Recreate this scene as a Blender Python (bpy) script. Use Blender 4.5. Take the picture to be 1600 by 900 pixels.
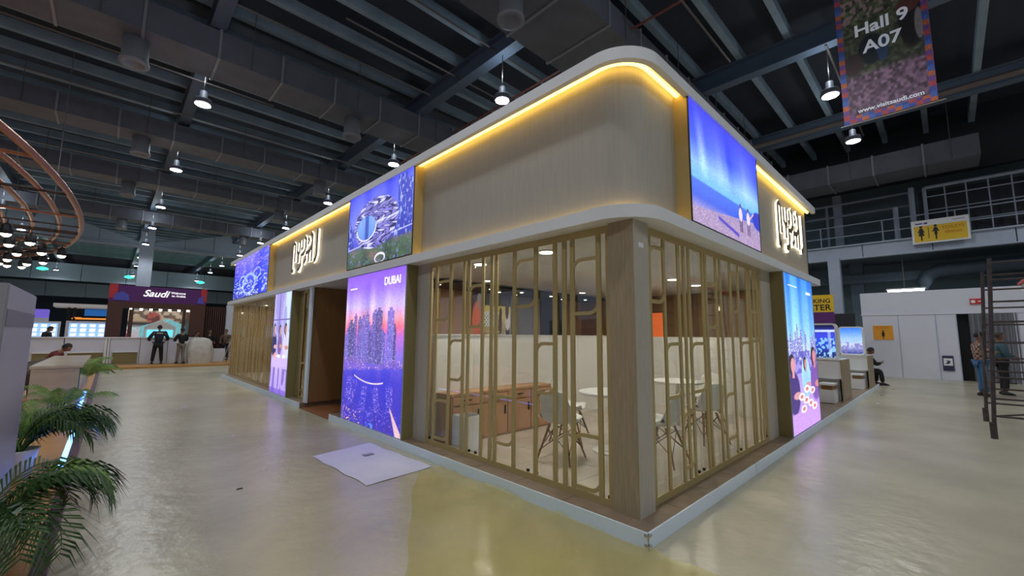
import bpy, bmesh, math, random
import numpy as np
from mathutils import Vector, Matrix
random.seed(7); rng = np.random.default_rng(7)
for o in list(bpy.data.objects): bpy.data.objects.remove(o)
S = bpy.context.scene; COL = S.collection

# ------------------------------------------------------------------ camera, world, exposure
cam = bpy.data.objects.new('camera', bpy.data.cameras.new('camera')); COL.objects.link(cam); S.camera = cam
cam.data.sensor_width = 36; cam.data.lens = 36 * 650.18 / 1600; cam.data.clip_end = 400; cam.data.clip_start = .05
yaw, pit, rol = math.radians(46.177), math.radians(6.498), math.radians(.478)
fw = Vector((math.cos(yaw)*math.cos(pit), math.sin(yaw)*math.cos(pit), math.sin(pit)))
rt = Vector((math.sin(yaw), -math.cos(yaw), 0)); up = rt.cross(fw)
r2 = rt*math.cos(rol) + up*math.sin(rol); u2 = up*math.cos(rol) - rt*math.sin(rol)
M = Matrix((r2, u2, -fw)).transposed().to_4x4(); M.translation = (-2.969, -1.629, 1.55); cam.matrix_world = M
W = bpy.data.worlds.new('world'); S.world = W; W.use_nodes = True
W.node_tree.nodes['Background'].inputs[0].default_value = (.62, .72, .95, 1); W.node_tree.nodes['Background'].inputs[1].default_value = .42
S.view_settings.view_transform = 'Standard'; S.view_settings.look = 'None'; S.view_settings.gamma = 1
S.view_settings.use_curve_mapping = False; S.view_settings.exposure = 0.0
LAMP_W = 430
# ------------------------------------------------------------------ helpers
def lin(c):
    c = np.asarray(c, float)/255.
    return np.where(c <= .04045, c/12.92, ((c+.055)/1.055)**2.4)
MATS = {}
def mat(name, rgb, rough=.5, metal=0, noise=0, scale=8, bump=0, bscale=None, emit=None, estr=0, alpha=None, trans=0, spec=.5, stretch=None, coat=0):
    if name in MATS: return MATS[name]
    m = bpy.data.materials.new(name); MATS[name] = m; m.use_nodes = True
    nt = m.node_tree; b = nt.nodes['Principled BSDF']; c = [*lin(rgb), 1]
    b.inputs['Base Color'].default_value = c; b.inputs['Roughness'].default_value = rough; b.inputs['Metallic'].default_value = metal
    b.inputs['Specular IOR Level'].default_value = spec; b.inputs['Transmission Weight'].default_value = trans; b.inputs['Coat Weight'].default_value = coat
    if alpha is not None: b.inputs['Alpha'].default_value = alpha
    if emit is not None: b.inputs['Emission Color'].default_value = [*lin(emit), 1]; b.inputs['Emission Strength'].default_value = estr
    if noise or bump:
        tc = nt.nodes.new('ShaderNodeTexCoord'); mp = nt.nodes.new('ShaderNodeMapping'); nt.links.new(tc.outputs['Object'], mp.inputs[0])
        if stretch: mp.inputs['Scale'].default_value = stretch
        n = nt.nodes.new('ShaderNodeTexNoise'); n.inputs['Scale'].default_value = scale; n.inputs['Detail'].default_value = 6; nt.links.new(mp.outputs[0], n.inputs['Vector'])
        if noise:
            r = nt.nodes.new('ShaderNodeMapRange'); r.inputs[1].default_value = .3; r.inputs[2].default_value = .7; r.inputs[3].default_value = 1-noise; r.inputs[4].default_value = 1+noise*.6
            nt.links.new(n.outputs['Fac'], r.inputs[0])
            x = nt.nodes.new('ShaderNodeMix'); x.data_type = 'RGBA'; x.blend_type = 'MULTIPLY'; x.inputs[0].default_value = 1; x.inputs[6].default_value = c
            nt.links.new(r.outputs[0], x.inputs[7]); nt.links.new(x.outputs[2], b.inputs['Base Color'])
        if bump:
            n2 = n
            if bscale: n2 = nt.nodes.new('ShaderNodeTexNoise'); n2.inputs['Scale'].default_value = bscale; n2.inputs['Detail'].default_value = 4; nt.links.new(mp.outputs[0], n2.inputs['Vector'])
            bp = nt.nodes.new('ShaderNodeBump'); bp.inputs['Strength'].default_value = bump; bp.inputs['Distance'].default_value = .02
            nt.links.new(n2.outputs['Fac'], bp.inputs['Height']); nt.links.new(bp.outputs[0], b.inputs['Normal'])
    return m
class MB:
    def __init__(s): s.v = []; s.f = []
    def quad(s, *p): i = len(s.v); s.v += [tuple(q) for q in p]; s.f.append(tuple(range(i, i+len(p)))); return s
    def box(s, x0, x1, y0, y1, z0, z1):
        i = len(s.v); s.v += [(x, y, z) for z in (z0, z1) for y in (y0, y1) for x in (x0, x1)]
        s.f += [tuple(i+k for k in q) for q in ((0,2,3,1),(4,5,7,6),(0,1,5,4),(2,6,7,3),(0,4,6,2),(1,3,7,5))]; return s
    def tube(s, path, r, n=8, cap=True):
        path = [Vector(p) for p in path]; rr = r if isinstance(r, (list, tuple)) else [r]*len(path); i0 = len(s.v)
        for k, p in enumerate(path):
            d = (path[min(k+1, len(path)-1)] - path[max(k-1, 0)]).normalized()
            a = d.cross(Vector((0, 0, 1)));  a = a.normalized() if a.length > 1e-3 else Vector((1, 0, 0)); b = d.cross(a)
            for j in range(n):
                t = 2*math.pi*j/n; s.v.append(tuple(p + (a*math.cos(t) + b*math.sin(t))*rr[k]))
        for k in range(len(path)-1):
            for j in range(n): s.f.append((i0+k*n+j, i0+k*n+(j+1)%n, i0+(k+1)*n+(j+1)%n, i0+(k+1)*n+j))
        if cap: s.f.append(tuple(i0+j for j in range(n))[::-1]); s.f.append(tuple(i0+(len(path)-1)*n+j for j in range(n)))
        return s
    def prism(s, pts, ax, a0, a1):
        """polygon pts (2D) extruded along axis ax (0,1,2) from a0 to a1; 2D coords are the other two axes in order"""
        def P(p, a): q = list(p); q.insert(ax, a); return tuple(q)
        i = len(s.v); n = len(pts); s.v += [P(p, a0) for p in pts] + [P(p, a1) for p in pts]
        s.f += [tuple(range(i, i+n)), tuple(range(i+2*n-1, i+n-1, -1))] + [(i+k, i+(k+1) % n, i+n+(k+1) % n, i+n+k) for k in range(n)]; return s
    def lathe(s, prof, c=(0, 0, 0), n=20):
        i0 = len(s.v)
        for r, z in prof:
            for j in range(n): t = 2*math.pi*j/n; s.v.append((c[0]+r*math.cos(t), c[1]+r*math.sin(t), c[2]+z))
        for k in range(len(prof)-1):
            for j in range(n): s.f.append((i0+k*n+j, i0+k*n+(j+1) % n, i0+(k+1)*n+(j+1) % n, i0+(k+1)*n+j))
        s.f.append(tuple(i0+j for j in range(n))[::-1]); s.f.append(tuple(i0+(len(prof)-1)*n+j for j in range(n))); return s
    def build(s, name, m, parent=None, smooth=False, bevel=0):
        me = bpy.data.meshes.new(name); me.from_pydata(s.v, [], s.f); me.validate()
        bm = bmesh.new(); bm.from_mesh(me); bmesh.ops.recalc_face_normals(bm, faces=bm.faces)
        if bevel: bmesh.ops.bevel(bm, geom=bm.edges[:], offset=bevel, segments=2, affect='EDGES', clamp_overlap=True)
        bm.to_mesh(me); bm.free()
        if smooth: me.polygons.foreach_set('use_smooth', [True]*len(me.polygons))
        me.materials.append(m if not isinstance(m, str) else MATS[m])
        o = bpy.data.objects.new(name, me); COL.objects.link(o)
        if parent: o.parent = parent
        return o
def tag(o, label, cat, group=None, kind=None):
    o['label'] = label; o['category'] = cat
    if group: o['group'] = group
    if kind: o['kind'] = kind
    return o
def thing(name, label, cat, loc=(0, 0, 0), rz=0, group=None):
    o = bpy.data.objects.new(name, None); COL.objects.link(o); o.location = loc; o.rotation_euler = (0, 0, rz); o.empty_display_size = .1
    return tag(o, label, cat, group)
def struct(o): o['kind'] = 'structure'; return o
def sroot(name):
    o = bpy.data.objects.new(name, None); COL.objects.link(o); return struct(o)
def copy_tree(o, parent=None):
    c = o.copy(); COL.objects.link(c); c.parent = parent
    for ch in o.children: copy_tree(ch, c)
    return c
def B(x0, x1, y0, y1, z0, z1): return MB().box(x0, x1, y0, y1, z0, z1)
def text(name, s, size, m, parent, mw, depth=.004, align='CENTER', shear=0, bold=0):
    c = bpy.data.curves.new(name, 'FONT'); c.body = s; c.size = size; c.extrude = depth; c.align_x = align; c.align_y = 'CENTER'; c.shear = shear; c.offset = bold
    t = bpy.data.objects.new(name, c); COL.objects.link(t); dg = bpy.context.evaluated_depsgraph_get()
    me = bpy.data.meshes.new_from_object(t.evaluated_get(dg)); bpy.data.objects.remove(t)
    me.materials.clear(); me.materials.append(m); o = bpy.data.objects.new(name, me); COL.objects.link(o); o.parent = parent
    o.matrix_local = mw; return o
# frames: text plane facing -X (reader looks along +X; reader's right is -Y) / facing -Y (right is +X)
def FX(x, y, z): return Matrix(((0, 0, -1, x), (-1, 0, 0, y), (0, 1, 0, z), (0, 0, 0, 1)))
def FY(x, y, z): return Matrix(((1, 0, 0, x), (0, 0, -1, y), (0, 1, 0, z), (0, 0, 0, 1)))
# ------------------------------------------------------------------ materials
mat('floor', (186, 178, 155), .27, noise=.18, scale=.8, bump=.45, bscale=7, spec=.5)
mat('skirt', (228, 242, 252), .4); mat('lip', (232, 234, 236), .5, noise=.03, scale=2)
mat('panel', (176, 171, 159), .55, noise=.06, scale=5, stretch=(6, 6, .5))
mat('oak', (166, 148, 120), .5, noise=.16, scale=6, stretch=(9, 9, .7), bump=.05)
mat('oak_pale', (186, 178, 164), .5, noise=.1, scale=6, stretch=(9, 9, .7))
mat('oak_dark', (150, 112, 70), .5, noise=.14, scale=5, stretch=(9, 9, .6))
mat('oak_peach', (196, 152, 116), .5, noise=.08, scale=5, stretch=(8, 8, .6))
mat('gold', (184, 164, 112), .42, .15); mat('olive', (140, 126, 82), .5, .1)
mat('tile', (138, 118, 98), .5, noise=.2, scale=7); mat('tile_red', (150, 96, 60), .45, noise=.2, scale=5)
mat('marble', (204, 186, 160), .25, noise=.14, scale=2.5)
mat('white', (235, 235, 235), .45); mat('gloss_white', (236, 236, 234), .18); mat('grey', (150, 150, 160), .45, noise=.05, scale=40, bump=.05)
mat('black', (22, 22, 24), .5); mat('dark', (40, 42, 48), .6); mat('chrome', (200, 200, 205), .2, 1)
mat('ceil', (60, 66, 78), .85); mat('purlin', (150, 172, 190), .6, noise=.2, scale=1.2); mat('girder', (96, 112, 134), .6)
mat('duct', (118, 120, 132), .55, .2, noise=.12, scale=2); mat('duct_seam', (160, 162, 170), .5, .3); mat('pipe', (120, 112, 112), .5, .3); mat('pipe_red', (140, 80, 76), .5)
mat('steel', (170, 180, 196), .5, noise=.06, scale=3); mat('wall', (120, 138, 146), .7, noise=.06, scale=1); mat('steel_dark', (92, 106, 118), .6)
mat('partition', (216, 216, 226), .5, noise=.02, scale=2); mat('curtain', (122, 124, 132), .85)
mat('led', (255, 255, 255), .5, emit=(255, 202, 86), estr=6.5); mat('lamp_on', (255, 255, 255), .5, emit=(244, 250, 255), estr=28)
mat('down_on', (255, 255, 255), .5, emit=(255, 240, 215), estr=9); mat('spot_on', (255, 255, 255), .5, emit=(255, 244, 225), estr=14)
mat('blue_led', (255, 255, 255), .5, emit=(70, 130, 255), estr=7); mat('letter_lit', (255, 255, 255), .5, emit=(255, 240, 205), estr=2.2)
mat('letter_face', (128, 110, 82), .45, .3); mat('print_white', (255, 255, 255), .5, emit=(255, 255, 255), estr=.8)
mat('copper', (176, 120, 92), .35, .7); mat('dark_wood', (84, 50, 38), .5, noise=.1, scale=6); mat('purple', (96, 38, 112), .5)
mat('yellow', (232, 190, 40), .5); mat('orange', (236, 160, 46), .5); mat('ink', (34, 28, 30), .6); mat('red', (200, 50, 56), .5)
mat('leaf', (46, 82, 26), .45, noise=.3, scale=9); mat('leaf_light', (112, 150, 52), .45, noise=.25, scale=9); mat('stem', (120, 140, 60), .5)
mat('rust', (70, 58, 56), .7, noise=.4, scale=14); mat('paper', (206, 204, 226), .7, noise=.04, scale=4)
mat('skin', (150, 104, 80), .55); mat('hair', (24, 20, 20), .6)
mat('wood_floor', (206, 150, 92), .4, noise=.12, scale=4, stretch=(1, 8, 1)); mat('carpet_edge', (190, 140, 80), .8)
mat('cloth_grey', (104, 96, 92), .9); mat('pot', (224, 226, 222), .35)
def glass_mat(name, tint, refl, rough=.02, alpha=.0):
    m = bpy.data.materials.new(name); MATS[name] = m; m.use_nodes = True; nt = m.node_tree; nt.nodes.clear()
    out = nt.nodes.new('ShaderNodeOutputMaterial'); mx = nt.nodes.new('ShaderNodeMixShader'); t = nt.nodes.new('ShaderNodeBsdfTransparent'); g = nt.nodes.new('ShaderNodeBsdfGlossy')
    lw = nt.nodes.new('ShaderNodeLayerWeight'); lw.inputs[0].default_value = .5; fr = nt.nodes.new('ShaderNodeMath'); fr.operation = 'POWER'; fr.inputs[1].default_value = 4; nt.links.new(lw.outputs['Facing'], fr.inputs[0]); ml = nt.nodes.new('ShaderNodeMath'); ml.operation = 'MULTIPLY_ADD'; ml.inputs[1].default_value = refl; ml.inputs[2].default_value = .07
    t.inputs[0].default_value = [*lin(tint), 1]; g.inputs['Roughness'].default_value = rough
    nt.links.new(fr.outputs[0], ml.inputs[0]); nt.links.new(ml.outputs[0], mx.inputs[0]); nt.links.new(t.outputs[0], mx.inputs[1]); nt.links.new(g.outputs[0], mx.inputs[2]); nt.links.new(mx.outputs[0], out.inputs[0])
glass_mat('glass', (244, 247, 246), .5); 
def film_mat():
    m = mat('film', (204, 188, 60), .16, spec=.8); b = m.node_tree.nodes['Principled BSDF']; nt = m.node_tree; tc = nt.nodes.new('ShaderNodeTexCoord'); n = nt.nodes.new('ShaderNodeTexNoise'); n.inputs['Scale'].default_value = 1.1; n.inputs['Detail'].default_value = 3; r = nt.nodes.new('ShaderNodeMapRange'); r.inputs[1].default_value = .3; r.inputs[2].default_value = .72; r.inputs[3].default_value = .2; r.inputs[4].default_value = .42; nt.links.new(tc.outputs['Object'], n.inputs[0]); nt.links.new(n.outputs['Fac'], r.inputs[0]); nt.links.new(r.outputs[0], b.inputs['Alpha'])
film_mat()
# ------------------------------------------------------------------ prints: colour grids
def printmat(name, strength):
    m = bpy.data.materials.new(name); m.use_nodes = True; nt = m.node_tree; b = nt.nodes['Principled BSDF']
    a = nt.nodes.new('ShaderNodeAttribute'); a.attribute_name = 'print'
    if strength > 0:
        b.inputs['Base Color'].default_value = (.02, .02, .02, 1); nt.links.new(a.outputs['Color'], b.inputs['Emission Color']); b.inputs['Emission Strength'].default_value = strength; b.inputs['Roughness'].default_value = .35
    else: nt.links.new(a.outputs['Color'], b.inputs['Base Color']); b.inputs['Roughness'].default_value = .6
    MATS[name] = m; return m
printmat('backlit', 1.25); printmat('printed', 0); printmat('dim_backlit', .55)
def print_grid(name, frame, w, h, nu, nv, fn, m, parent):
    """flat sheet w x h centred at frame; fn(u, v) -> sRGB array, u to the reader's right, v up"""
    u, v = np.meshgrid(np.linspace(0, 1, nu+1), np.linspace(0, 1, nv+1)); rgb = np.clip(fn(u, v)*(.9+.2*vnoise(u, v, 150, 150, 99))[..., None], 0, 255)
    co = np.stack([(u-.5)*w, (v-.5)*h, u*0], -1).reshape(-1, 3)
    i = (np.arange(nv)[:, None]*(nu+1) + np.arange(nu)[None]).ravel(); f = np.stack([i, i+1, i+nu+2, i+nu+1], -1)
    me = bpy.data.meshes.new(name); me.from_pydata(co.tolist(), [], f.tolist())
    c = np.ones((co.shape[0], 4), np.float32); c[:, :3] = lin(rgb.reshape(-1, 3))
    at = me.color_attributes.new('print', 'FLOAT_COLOR', 'POINT'); at.data.foreach_set('color', c.ravel())
    me.materials.append(MATS[m]); o = bpy.data.objects.new(name, me); COL.objects.link(o); o.parent = parent; o.matrix_local = frame; return o
def vnoise(u, v, su, sv, seed=0):
    r = np.random.default_rng(seed); g = r.random((int(sv)+3, int(su)+3)); x = u*su; y = v*sv; i = np.floor(x).astype(int); j = np.floor(y).astype(int); a = x-i; b = y-j; i = i % (g.shape[1]-1); j = j % (g.shape[0]-1)
    a = a*a*(3-2*a); b = b*b*(3-2*b)
    return g[j, i]*(1-a)*(1-b) + g[j, i+1]*a*(1-b) + g[j+1, i]*(1-a)*b + g[j+1, i+1]*a*b
def ramp(t, stops):
    ts = [s[0] for s in stops]; return np.stack([np.interp(t, ts, [s[1][k] for s in stops]) for k in range(3)], -1)
def over(img, mask, rgb): m = np.clip(mask, 0, 1)[..., None]; return img*(1-m) + np.asarray(rgb, float)*m
def ell(u, v, cu, cv, ru, rv, soft=.15): return np.clip((1-np.hypot((u-cu)/ru, (v-cv)/rv))/soft, 0, 1)
def rect(u, v, a, b, c, d): return ((u >= a) & (u <= b) & (v >= c) & (v <= d)).astype(float)
def fold_shading(u, n, s, seed): return (vnoise(u, u*0+.5, n, 2, seed)-.5)*s  # light and dark streaks of cloth folds painted into the flat print colour
def city(u, v):
    im = ramp(v, [(0, (58, 44, 160)), (.3, (72, 60, 196)), (.45, (130, 110, 220)), (.58, (190, 110, 210)), (.64, (246, 110, 140)), (.68, (236, 150, 170)), (.78, (196, 176, 250)), (.9, (150, 110, 246)), (1, (140, 90, 236))])
    im += (fold_shading(u, 12, 60, 3)*(v > .62)*np.clip((.98-v)*5, 0, 1))[..., None]
    r = np.random.default_rng(5)
    for k in range(26):
        c = r.uniform(.04, .98); w = r.uniform(.025, .055); t = r.uniform(.58, .66) if k < 18 else [.73, .7, .72, .69, .74, .715, .735, .67][k-18]; c = c if k < 18 else [.55, .35, .42, .28, .62, .2, .8, .12][k-18]
        col = np.array([96, 84, 168])*r.uniform(.7, 1.25); m = rect(u, v, c-w, c+w, .4, t) + rect(u, v, c-w*.45, c+w*.45, t, t+.02)
        im = over(im, m*.85, col)
        win = (vnoise(u, v, 120, 240, k) > .74)*m; im = over(im, win*.6, (206, 210, 255))
    sh = (v < .41 + .03*np.sin(u*9)) & (v > .36 + .05*(u-.5)); sp = vnoise(u, v, 110, 200, 50)
    im = over(im, sh*.6, (110, 84, 190)); im = over(im, sh*np.clip(sp*5-3.2, 0, 1)*.75, (236, 190, 230))
    w = (v <= .37 + .05*(u-.5)); im = over(im, w*(vnoise(u, v, 14, 6, 9))*.5, (40, 50, 200))
    im = over(im, np.clip(1-np.abs(v-(.275+.1*(u-.52)**2*4))/.008, 0, 1)*rect(u, v, .22, .72, .2, .4), (255, 232, 214))
    for cu, cv, a in ((.2, .2, .5), (.4, .17, .2), (.62, .18, -.4), (.82, .2, -.1), (.12, .22, .3)):
        d = np.abs((u-cu) - a*(v-cv)); im = over(im, (d < .05)*np.clip(vnoise(u, v, 110, 220, 60)*5-3, 0, 1)*.75*(np.abs(v-cv) < .08), (190, 160, 246))
    im = over(im, (v < .13)*np.clip(vnoise(u, v, 60, 130, 71)*5-3.4, 0, 1)*.6, (170, 120, 226)); im = over(im, (v < .09)*(u < .36)*np.clip(vnoise(u, v, 60, 120, 72)*5-3.2, 0, 1)*.8, (255, 196, 150))
    im = over(im, (np.abs(u-(.97-.9*v)) < .05*(1-v/.16))*(v < .16)*.85, (250, 206, 196)); im = over(im, (v < .1)*(np.abs(u-.52) < .06)*np.clip(vnoise(u, v, 60, 90, 73)*5-2.8, 0, 1)*.8, (90, 150, 255))
    return over(im, rect(u, v, .06, .2, .905, .913)*(vnoise(u, v, 90, 4, 8) > .35), (236, 226, 255))
def museum(u, v):
    im = ramp(v, [(0, (44, 50, 66)), (.2, (70, 84, 76)), (.3, (70, 70, 190)), (.6, (110, 120, 246)), (1, (70, 76, 226))]); im += fold_shading(u, 9, 40, 4)[..., None]
    for c, w, t in ((.86, .06, .98), (.95, .04, .9), (.78, .02, .62), (.05, .05, .55), (.02, .03, .66)):
        m = rect(u, v, c-w, c+w, .25, t); im = over(im, m*.85, (50, 60, 170)); im = over(im, m*(vnoise(u, v, 90, 24, int(c*100)) > .7)*.7, (190, 206, 255))
    g = np.clip((.28-v)*14, 0, 1); im = over(im, g*vnoise(u, v, 40, 34, 1), (74, 104, 70)); im = over(im, g*np.clip(vnoise(u, v, 9, 8, 2)*3-1.7, 0, 1)*.7, (140, 106, 104)); im = over(im, g*np.clip(vnoise(u, v, 50, 40, 6)*5-3.6, 0, 1)*.6, (126, 140, 226))
    im = over(im, np.clip(1-np.abs(v-(.26+.08*u))/.012, 0, 1), (210, 214, 255))
    q = np.hypot((u-.46)/.35, (v-.53)/.33); h = np.hypot((u-.32)/.155, (v-.5)/.16); ring = (q < 1) & (h > 1)
    im = over(im, ring, (126, 120, 206)); n = vnoise(u+.1*np.sin(v*30), v, 26, 30, 31); im = over(im, ring*(np.abs(n-.5) < .1), (34, 34, 92)); im = over(im, ring*(n > .74), (206, 206, 255))
    im = over(im, (h < 1)*.5, (120, 190, 255)); im = over(im, (h < 1)*(np.abs(u-.33) < .03)*.7, (40, 60, 150))
    im = over(im, (np.abs(h-1.05) < .05)*(v < .5), (226, 226, 255))
    return over(im, ell(u, v, .56, .06, .09, .07)*(ell(u, v, .56, .05, .07, .05) < .5), (220, 220, 255))
def park(u, v):
    im = ramp(v, [(0, (60, 70, 190)), (.4, (50, 66, 230)), (.7, (96, 90, 240)), (1, (120, 110, 246))]); im = over(im, (u > .75)*.6, (40, 60, 236)); im += fold_shading(u, 9, 50, 12)[..., None]
    im = over(im, (vnoise(u, v, 20, 40, 3) > .68)*(v > .45)*.6, (190, 160, 246))
    for c, d, r in ((.3, .4, .12), (.72, .5, .1), (.5, .3, .2)): q = np.hypot((u-c)/r, (v-d)/(r*1.3)); im = over(im, (np.abs(q-.9) < .12)*.8, (170, 196, 255))
    return over(im, (v < .45)*(vnoise(u, v, 26, 40, 7) > .66)*.8, (206, 216, 255))
def person2d(im, u, v, cu, base, s, shirt, asp, skin=(196, 140, 120), hair=(40, 30, 44)):
    im = over(im, ell(u, v, cu, base+.3*s, .2*s*asp, .34*s), shirt); im = over(im, ell(u, v, cu-.03*s*asp, base+.72*s, .1*s*asp, .17*s), hair); im = over(im, rect(u, v, cu-.035*s*asp, cu+.035*s*asp, base+.52*s, base+.66*s), skin)
    im = over(im, ell(u, v, cu, base+.71*s, .075*s*asp, .12*s), skin); im = over(im, ell(u, v, cu+.1*s*asp, base+.25*s, .14*s*asp, .06*s), skin); return im
def cafe(u, v):
    im = ramp(v, [(0, (120, 90, 200)), (.3, (196, 170, 236)), (.5, (170, 170, 236)), (1, (186, 176, 240))]); im = over(im, (u > .7)*(v > .35)*.7, (200, 236, 255))
    im = over(im, (vnoise(u, v, 7, 3, 2) > .6)*(v > .6)*.5, (130, 120, 190)); im = over(im, (np.abs(u-.35) < .02)*(v > .55) + (np.abs(v-.73) < .006), (110, 96, 170))
    im = over(im, rect(u, v, 0, 1, .05, .36)*.6, (200, 180, 246)); im = over(im, (v < .25)*(vnoise(u, v, 12, 6, 3) > .55)*.6, (90, 70, 160))
    im = person2d(im, u, v, .12, .36, .38, (44, 40, 90), 2.1, (206, 160, 170)); im = person2d(im, u, v, .47, .38, .34, (120, 90, 150), 2.1); im = person2d(im, u, v, .8, .36, .38, (206, 196, 246), 2.1)
    for c in (.2, .45, .75): im = over(im, ell(u, v, c, .365, .12, .02, .4), (246, 240, 255))
    return over(im, ell(u, v, .2, .37, .07, .03), (240, 150, 120))
def beach(u, v):
    im = ramp(v, [(0, (170, 150, 190)), (.14, (150, 140, 206)), (.22, (66, 96, 220)), (.345, (70, 110, 226)), (.36, (110, 180, 255)), (.5, (150, 196, 255)), (.7, (84, 110, 250)), (1, (52, 56, 240))])
    w = np.clip((v-.36)*3, 0, 1)*np.clip((1-v)*2.2, 0, 1); im += (fold_shading(u+.12*(v-.5), 13, 130, 21)*w)[..., None]*np.array([1., 1., .4])
    s = v < (.12+.16*u); im = over(im, s*.85, (160, 136, 176)); im = over(im, s*np.clip(vnoise(u, v, 120, 160, 5)*3-1.5, 0, 1)*.6, (214, 196, 214)); im = over(im, ell(u, v, .98, .3, .12, .1), (50, 60, 190))
    im = over(im, np.clip(1-np.abs((v-.1)+.25*(u-.45))/.025, 0, 1)*rect(u, v, .32, .62, 0, .3), (60, 50, 190))
    for c, hgt in ((.66, .3), (.79, .33)):
        im = over(im, rect(u, v, c-.022, c-.004, .1, .24)+rect(u, v, c+.006, c+.024, .1, .24), (96, 72, 110)); im = over(im, ell(u, v, c, .27, .032, .07), (226, 206, 226)); im = over(im, ell(u, v, c, .355, .016, .022), (96, 66, 96))
    for k in range(60):
        t = k/60; im = over(im, ell(u, v, .82+.07*t, .28+.07*t, .008, .01), (206, 170, 180))
    return im
def dinner(u, v):
    im = ramp(v, [(0, (170, 120, 226)), (.25, (190, 160, 240)), (.45, (150, 140, 226)), (.5, (190, 210, 250)), (.6, (150, 206, 255)), (.75, (110, 180, 255)), (1, (60, 140, 250))]); im += (fold_shading(u, 8, 60, 17)*(v > .55))[..., None]
    r = np.random.default_rng(8)
    for k in range(22): c = r.uniform(0, 1); t = .55+r.uniform(0, .13); m = rect(u, v, c-.03, c+.03, .42, t); im = over(im, m*.75, (110, 110, 190)); im = over(im, m*(vnoise(u, v, 80, 200, k) > .72), (230, 236, 255))
    im = over(im, rect(u, v, 0, 1, .36, .5)*(vnoise(u, v, 16, 40, 3) > .5)*.6, (70, 60, 170)); im = over(im, ell(u, v, .55, .33, .17, .14), (160, 220, 250))
    im = person2d(im, u, v, .12, .12, .42, (64, 44, 120), 2.4, (214, 150, 160)); im = person2d(im, u, v, .9, .16, .42, (120, 80, 170), 2.4, (206, 130, 140)); im = person2d(im, u, v, .55, .2, .3, (150, 200, 240), 2.2, (196, 140, 150))
    im = over(im, rect(u, v, 0, 1, 0, .12+0*u), (196, 150, 246))
    for c, d in ((.35, .21), (.55, .25), (.75, .23), (.4, .13), (.66, .15), (.5, .18), (.8, .12)): im = over(im, ell(u, v, c, d, .11, .026), (246, 240, 250)); im = over(im, ell(u, v, c, d, .06, .014), (206, 120, 130))
    return over(im, rect(u, v, .75, .92, .9, .915)+rect(u, v, .12, .42, .925, .93), (246, 250, 255))
def kitchen(u, v):
    im = ramp(v, [(0, (150, 120, 90)), (.5, (214, 190, 110)), (.72, (206, 180, 90)), (.74, (40, 36, 36)), (1, (36, 32, 34))]); im = over(im, rect(u, v, .3, .7, .3, .6), (226, 222, 206)); im = over(im, rect(u, v, .3, .7, .3, .6)*(np.sin(u*90)*np.sin(v*70) > .4), (90, 90, 80))
    im = over(im, rect(u, v, 0, .2, .3, 1), (60, 40, 44)); im = over(im, ell(u, v, .16, .4, .16, .45), (226, 100, 44)); im = over(im, ell(u, v, .2, .76, .07, .15), (176, 120, 96)); im = over(im, ell(u, v, .19, .88, .06, .09), (150, 130, 120)); im = over(im, ell(u, v, .2, .08, .18, .14), (206, 90, 40))
    im = over(im, ell(u, v, .72, .35, .05, .3), (70, 56, 56)); im = over(im, ell(u, v, .73, .6, .04, .1), (60, 40, 36)); im = over(im, rect(u, v, .87, .97, 0, .3), (44, 36, 40)); im = over(im, ell(u, v, .92, .4, .07, .2), (230, 210, 206)); im = over(im, ell(u, v, .9, .66, .05, .22), (70, 44, 38))
    im = over(im, ell(u, v, .55, .1, .2, .07), (190, 180, 80)); return over(im, (v < .2)*(u > .35)*(u < .85)*(vnoise(u, v, 16, 20, 2) > .6), (226, 210, 180))
def blossom(u, v):
    im = ramp(v, [(0, (120, 90, 112)), (.27, (130, 100, 122)), (.3, (80, 84, 64)), (.7, (92, 100, 72)), (1, (120, 110, 96))]); im *= (.55+.8*vnoise(u, v, 30, 60, 3))[..., None]
    im = over(im, (v > .62)*(vnoise(u, v, 26, 50, 4) > .62)*.8, (196, 150, 160)); im = over(im, ell(u, v, .38, .42, .16, .1), (24, 34, 40)); im = over(im, ell(u, v, .5, .4, .07, .08), (50, 74, 110)); im = over(im, ell(u, v, .83, .5, .15, .16), (34, 26, 32)); im = over(im, ell(u, v, .8, .6, .13, .05), (110, 60, 56)); im = over(im, ell(u, v, .9, .47, .05, .1), (150, 140, 142)); im = over(im, ell(u, v, .16, .36, .13, .07), (70, 50, 50))
    edge = (u < .075) | (u > .925) | (v < .045); k = (np.floor(v*34)+np.floor(u*14)).astype(int) % 5; cols = np.array([(70, 90, 170), (190, 80, 80), (120, 80, 150), (206, 110, 70), (80, 110, 190)])
    return np.where(edge[..., None], cols[k], im)
def saudi(u, v):
    im = ramp(v, [(0, (236, 170, 190)), (.5, (216, 236, 240)), (.62, (60, 50, 52)), (.7, (206, 180, 150)), (1, (226, 206, 180))]); im = over(im, ell(u, v, .42, .8, .14, .16), (190, 96, 90)); im = over(im, (v > .58)*(vnoise(u, v, 14, 12, 2) > .6)*.6, (66, 50, 46)); im = over(im, (v < .45)*(u < .3)*(vnoise(u, v, 8, 8, 5) > .5), (196, 80, 110))
    return over(im, (v < .78-.55*np.abs(u-.66))*(u > .2)*(v > .2), (150, 226, 236))
def screens(u, v):
    im = ramp(v, [(0, (150, 190, 240)), (1, (130, 176, 240))]); return over(im, (np.abs((u*4) % 1-.5) < .28)*(np.abs((v*3) % 1-.5) < .34), (240, 250, 255))
def wave(u, v): im = ramp(v, [(0, (50, 60, 140)), (.3, (190, 200, 240)), (.6, (150, 190, 250)), (1, (56, 120, 240))]); return over(im, (v < .45)*(vnoise(u, v, 12, 14, 3) > .6)*.8, (120, 110, 180))
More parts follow.
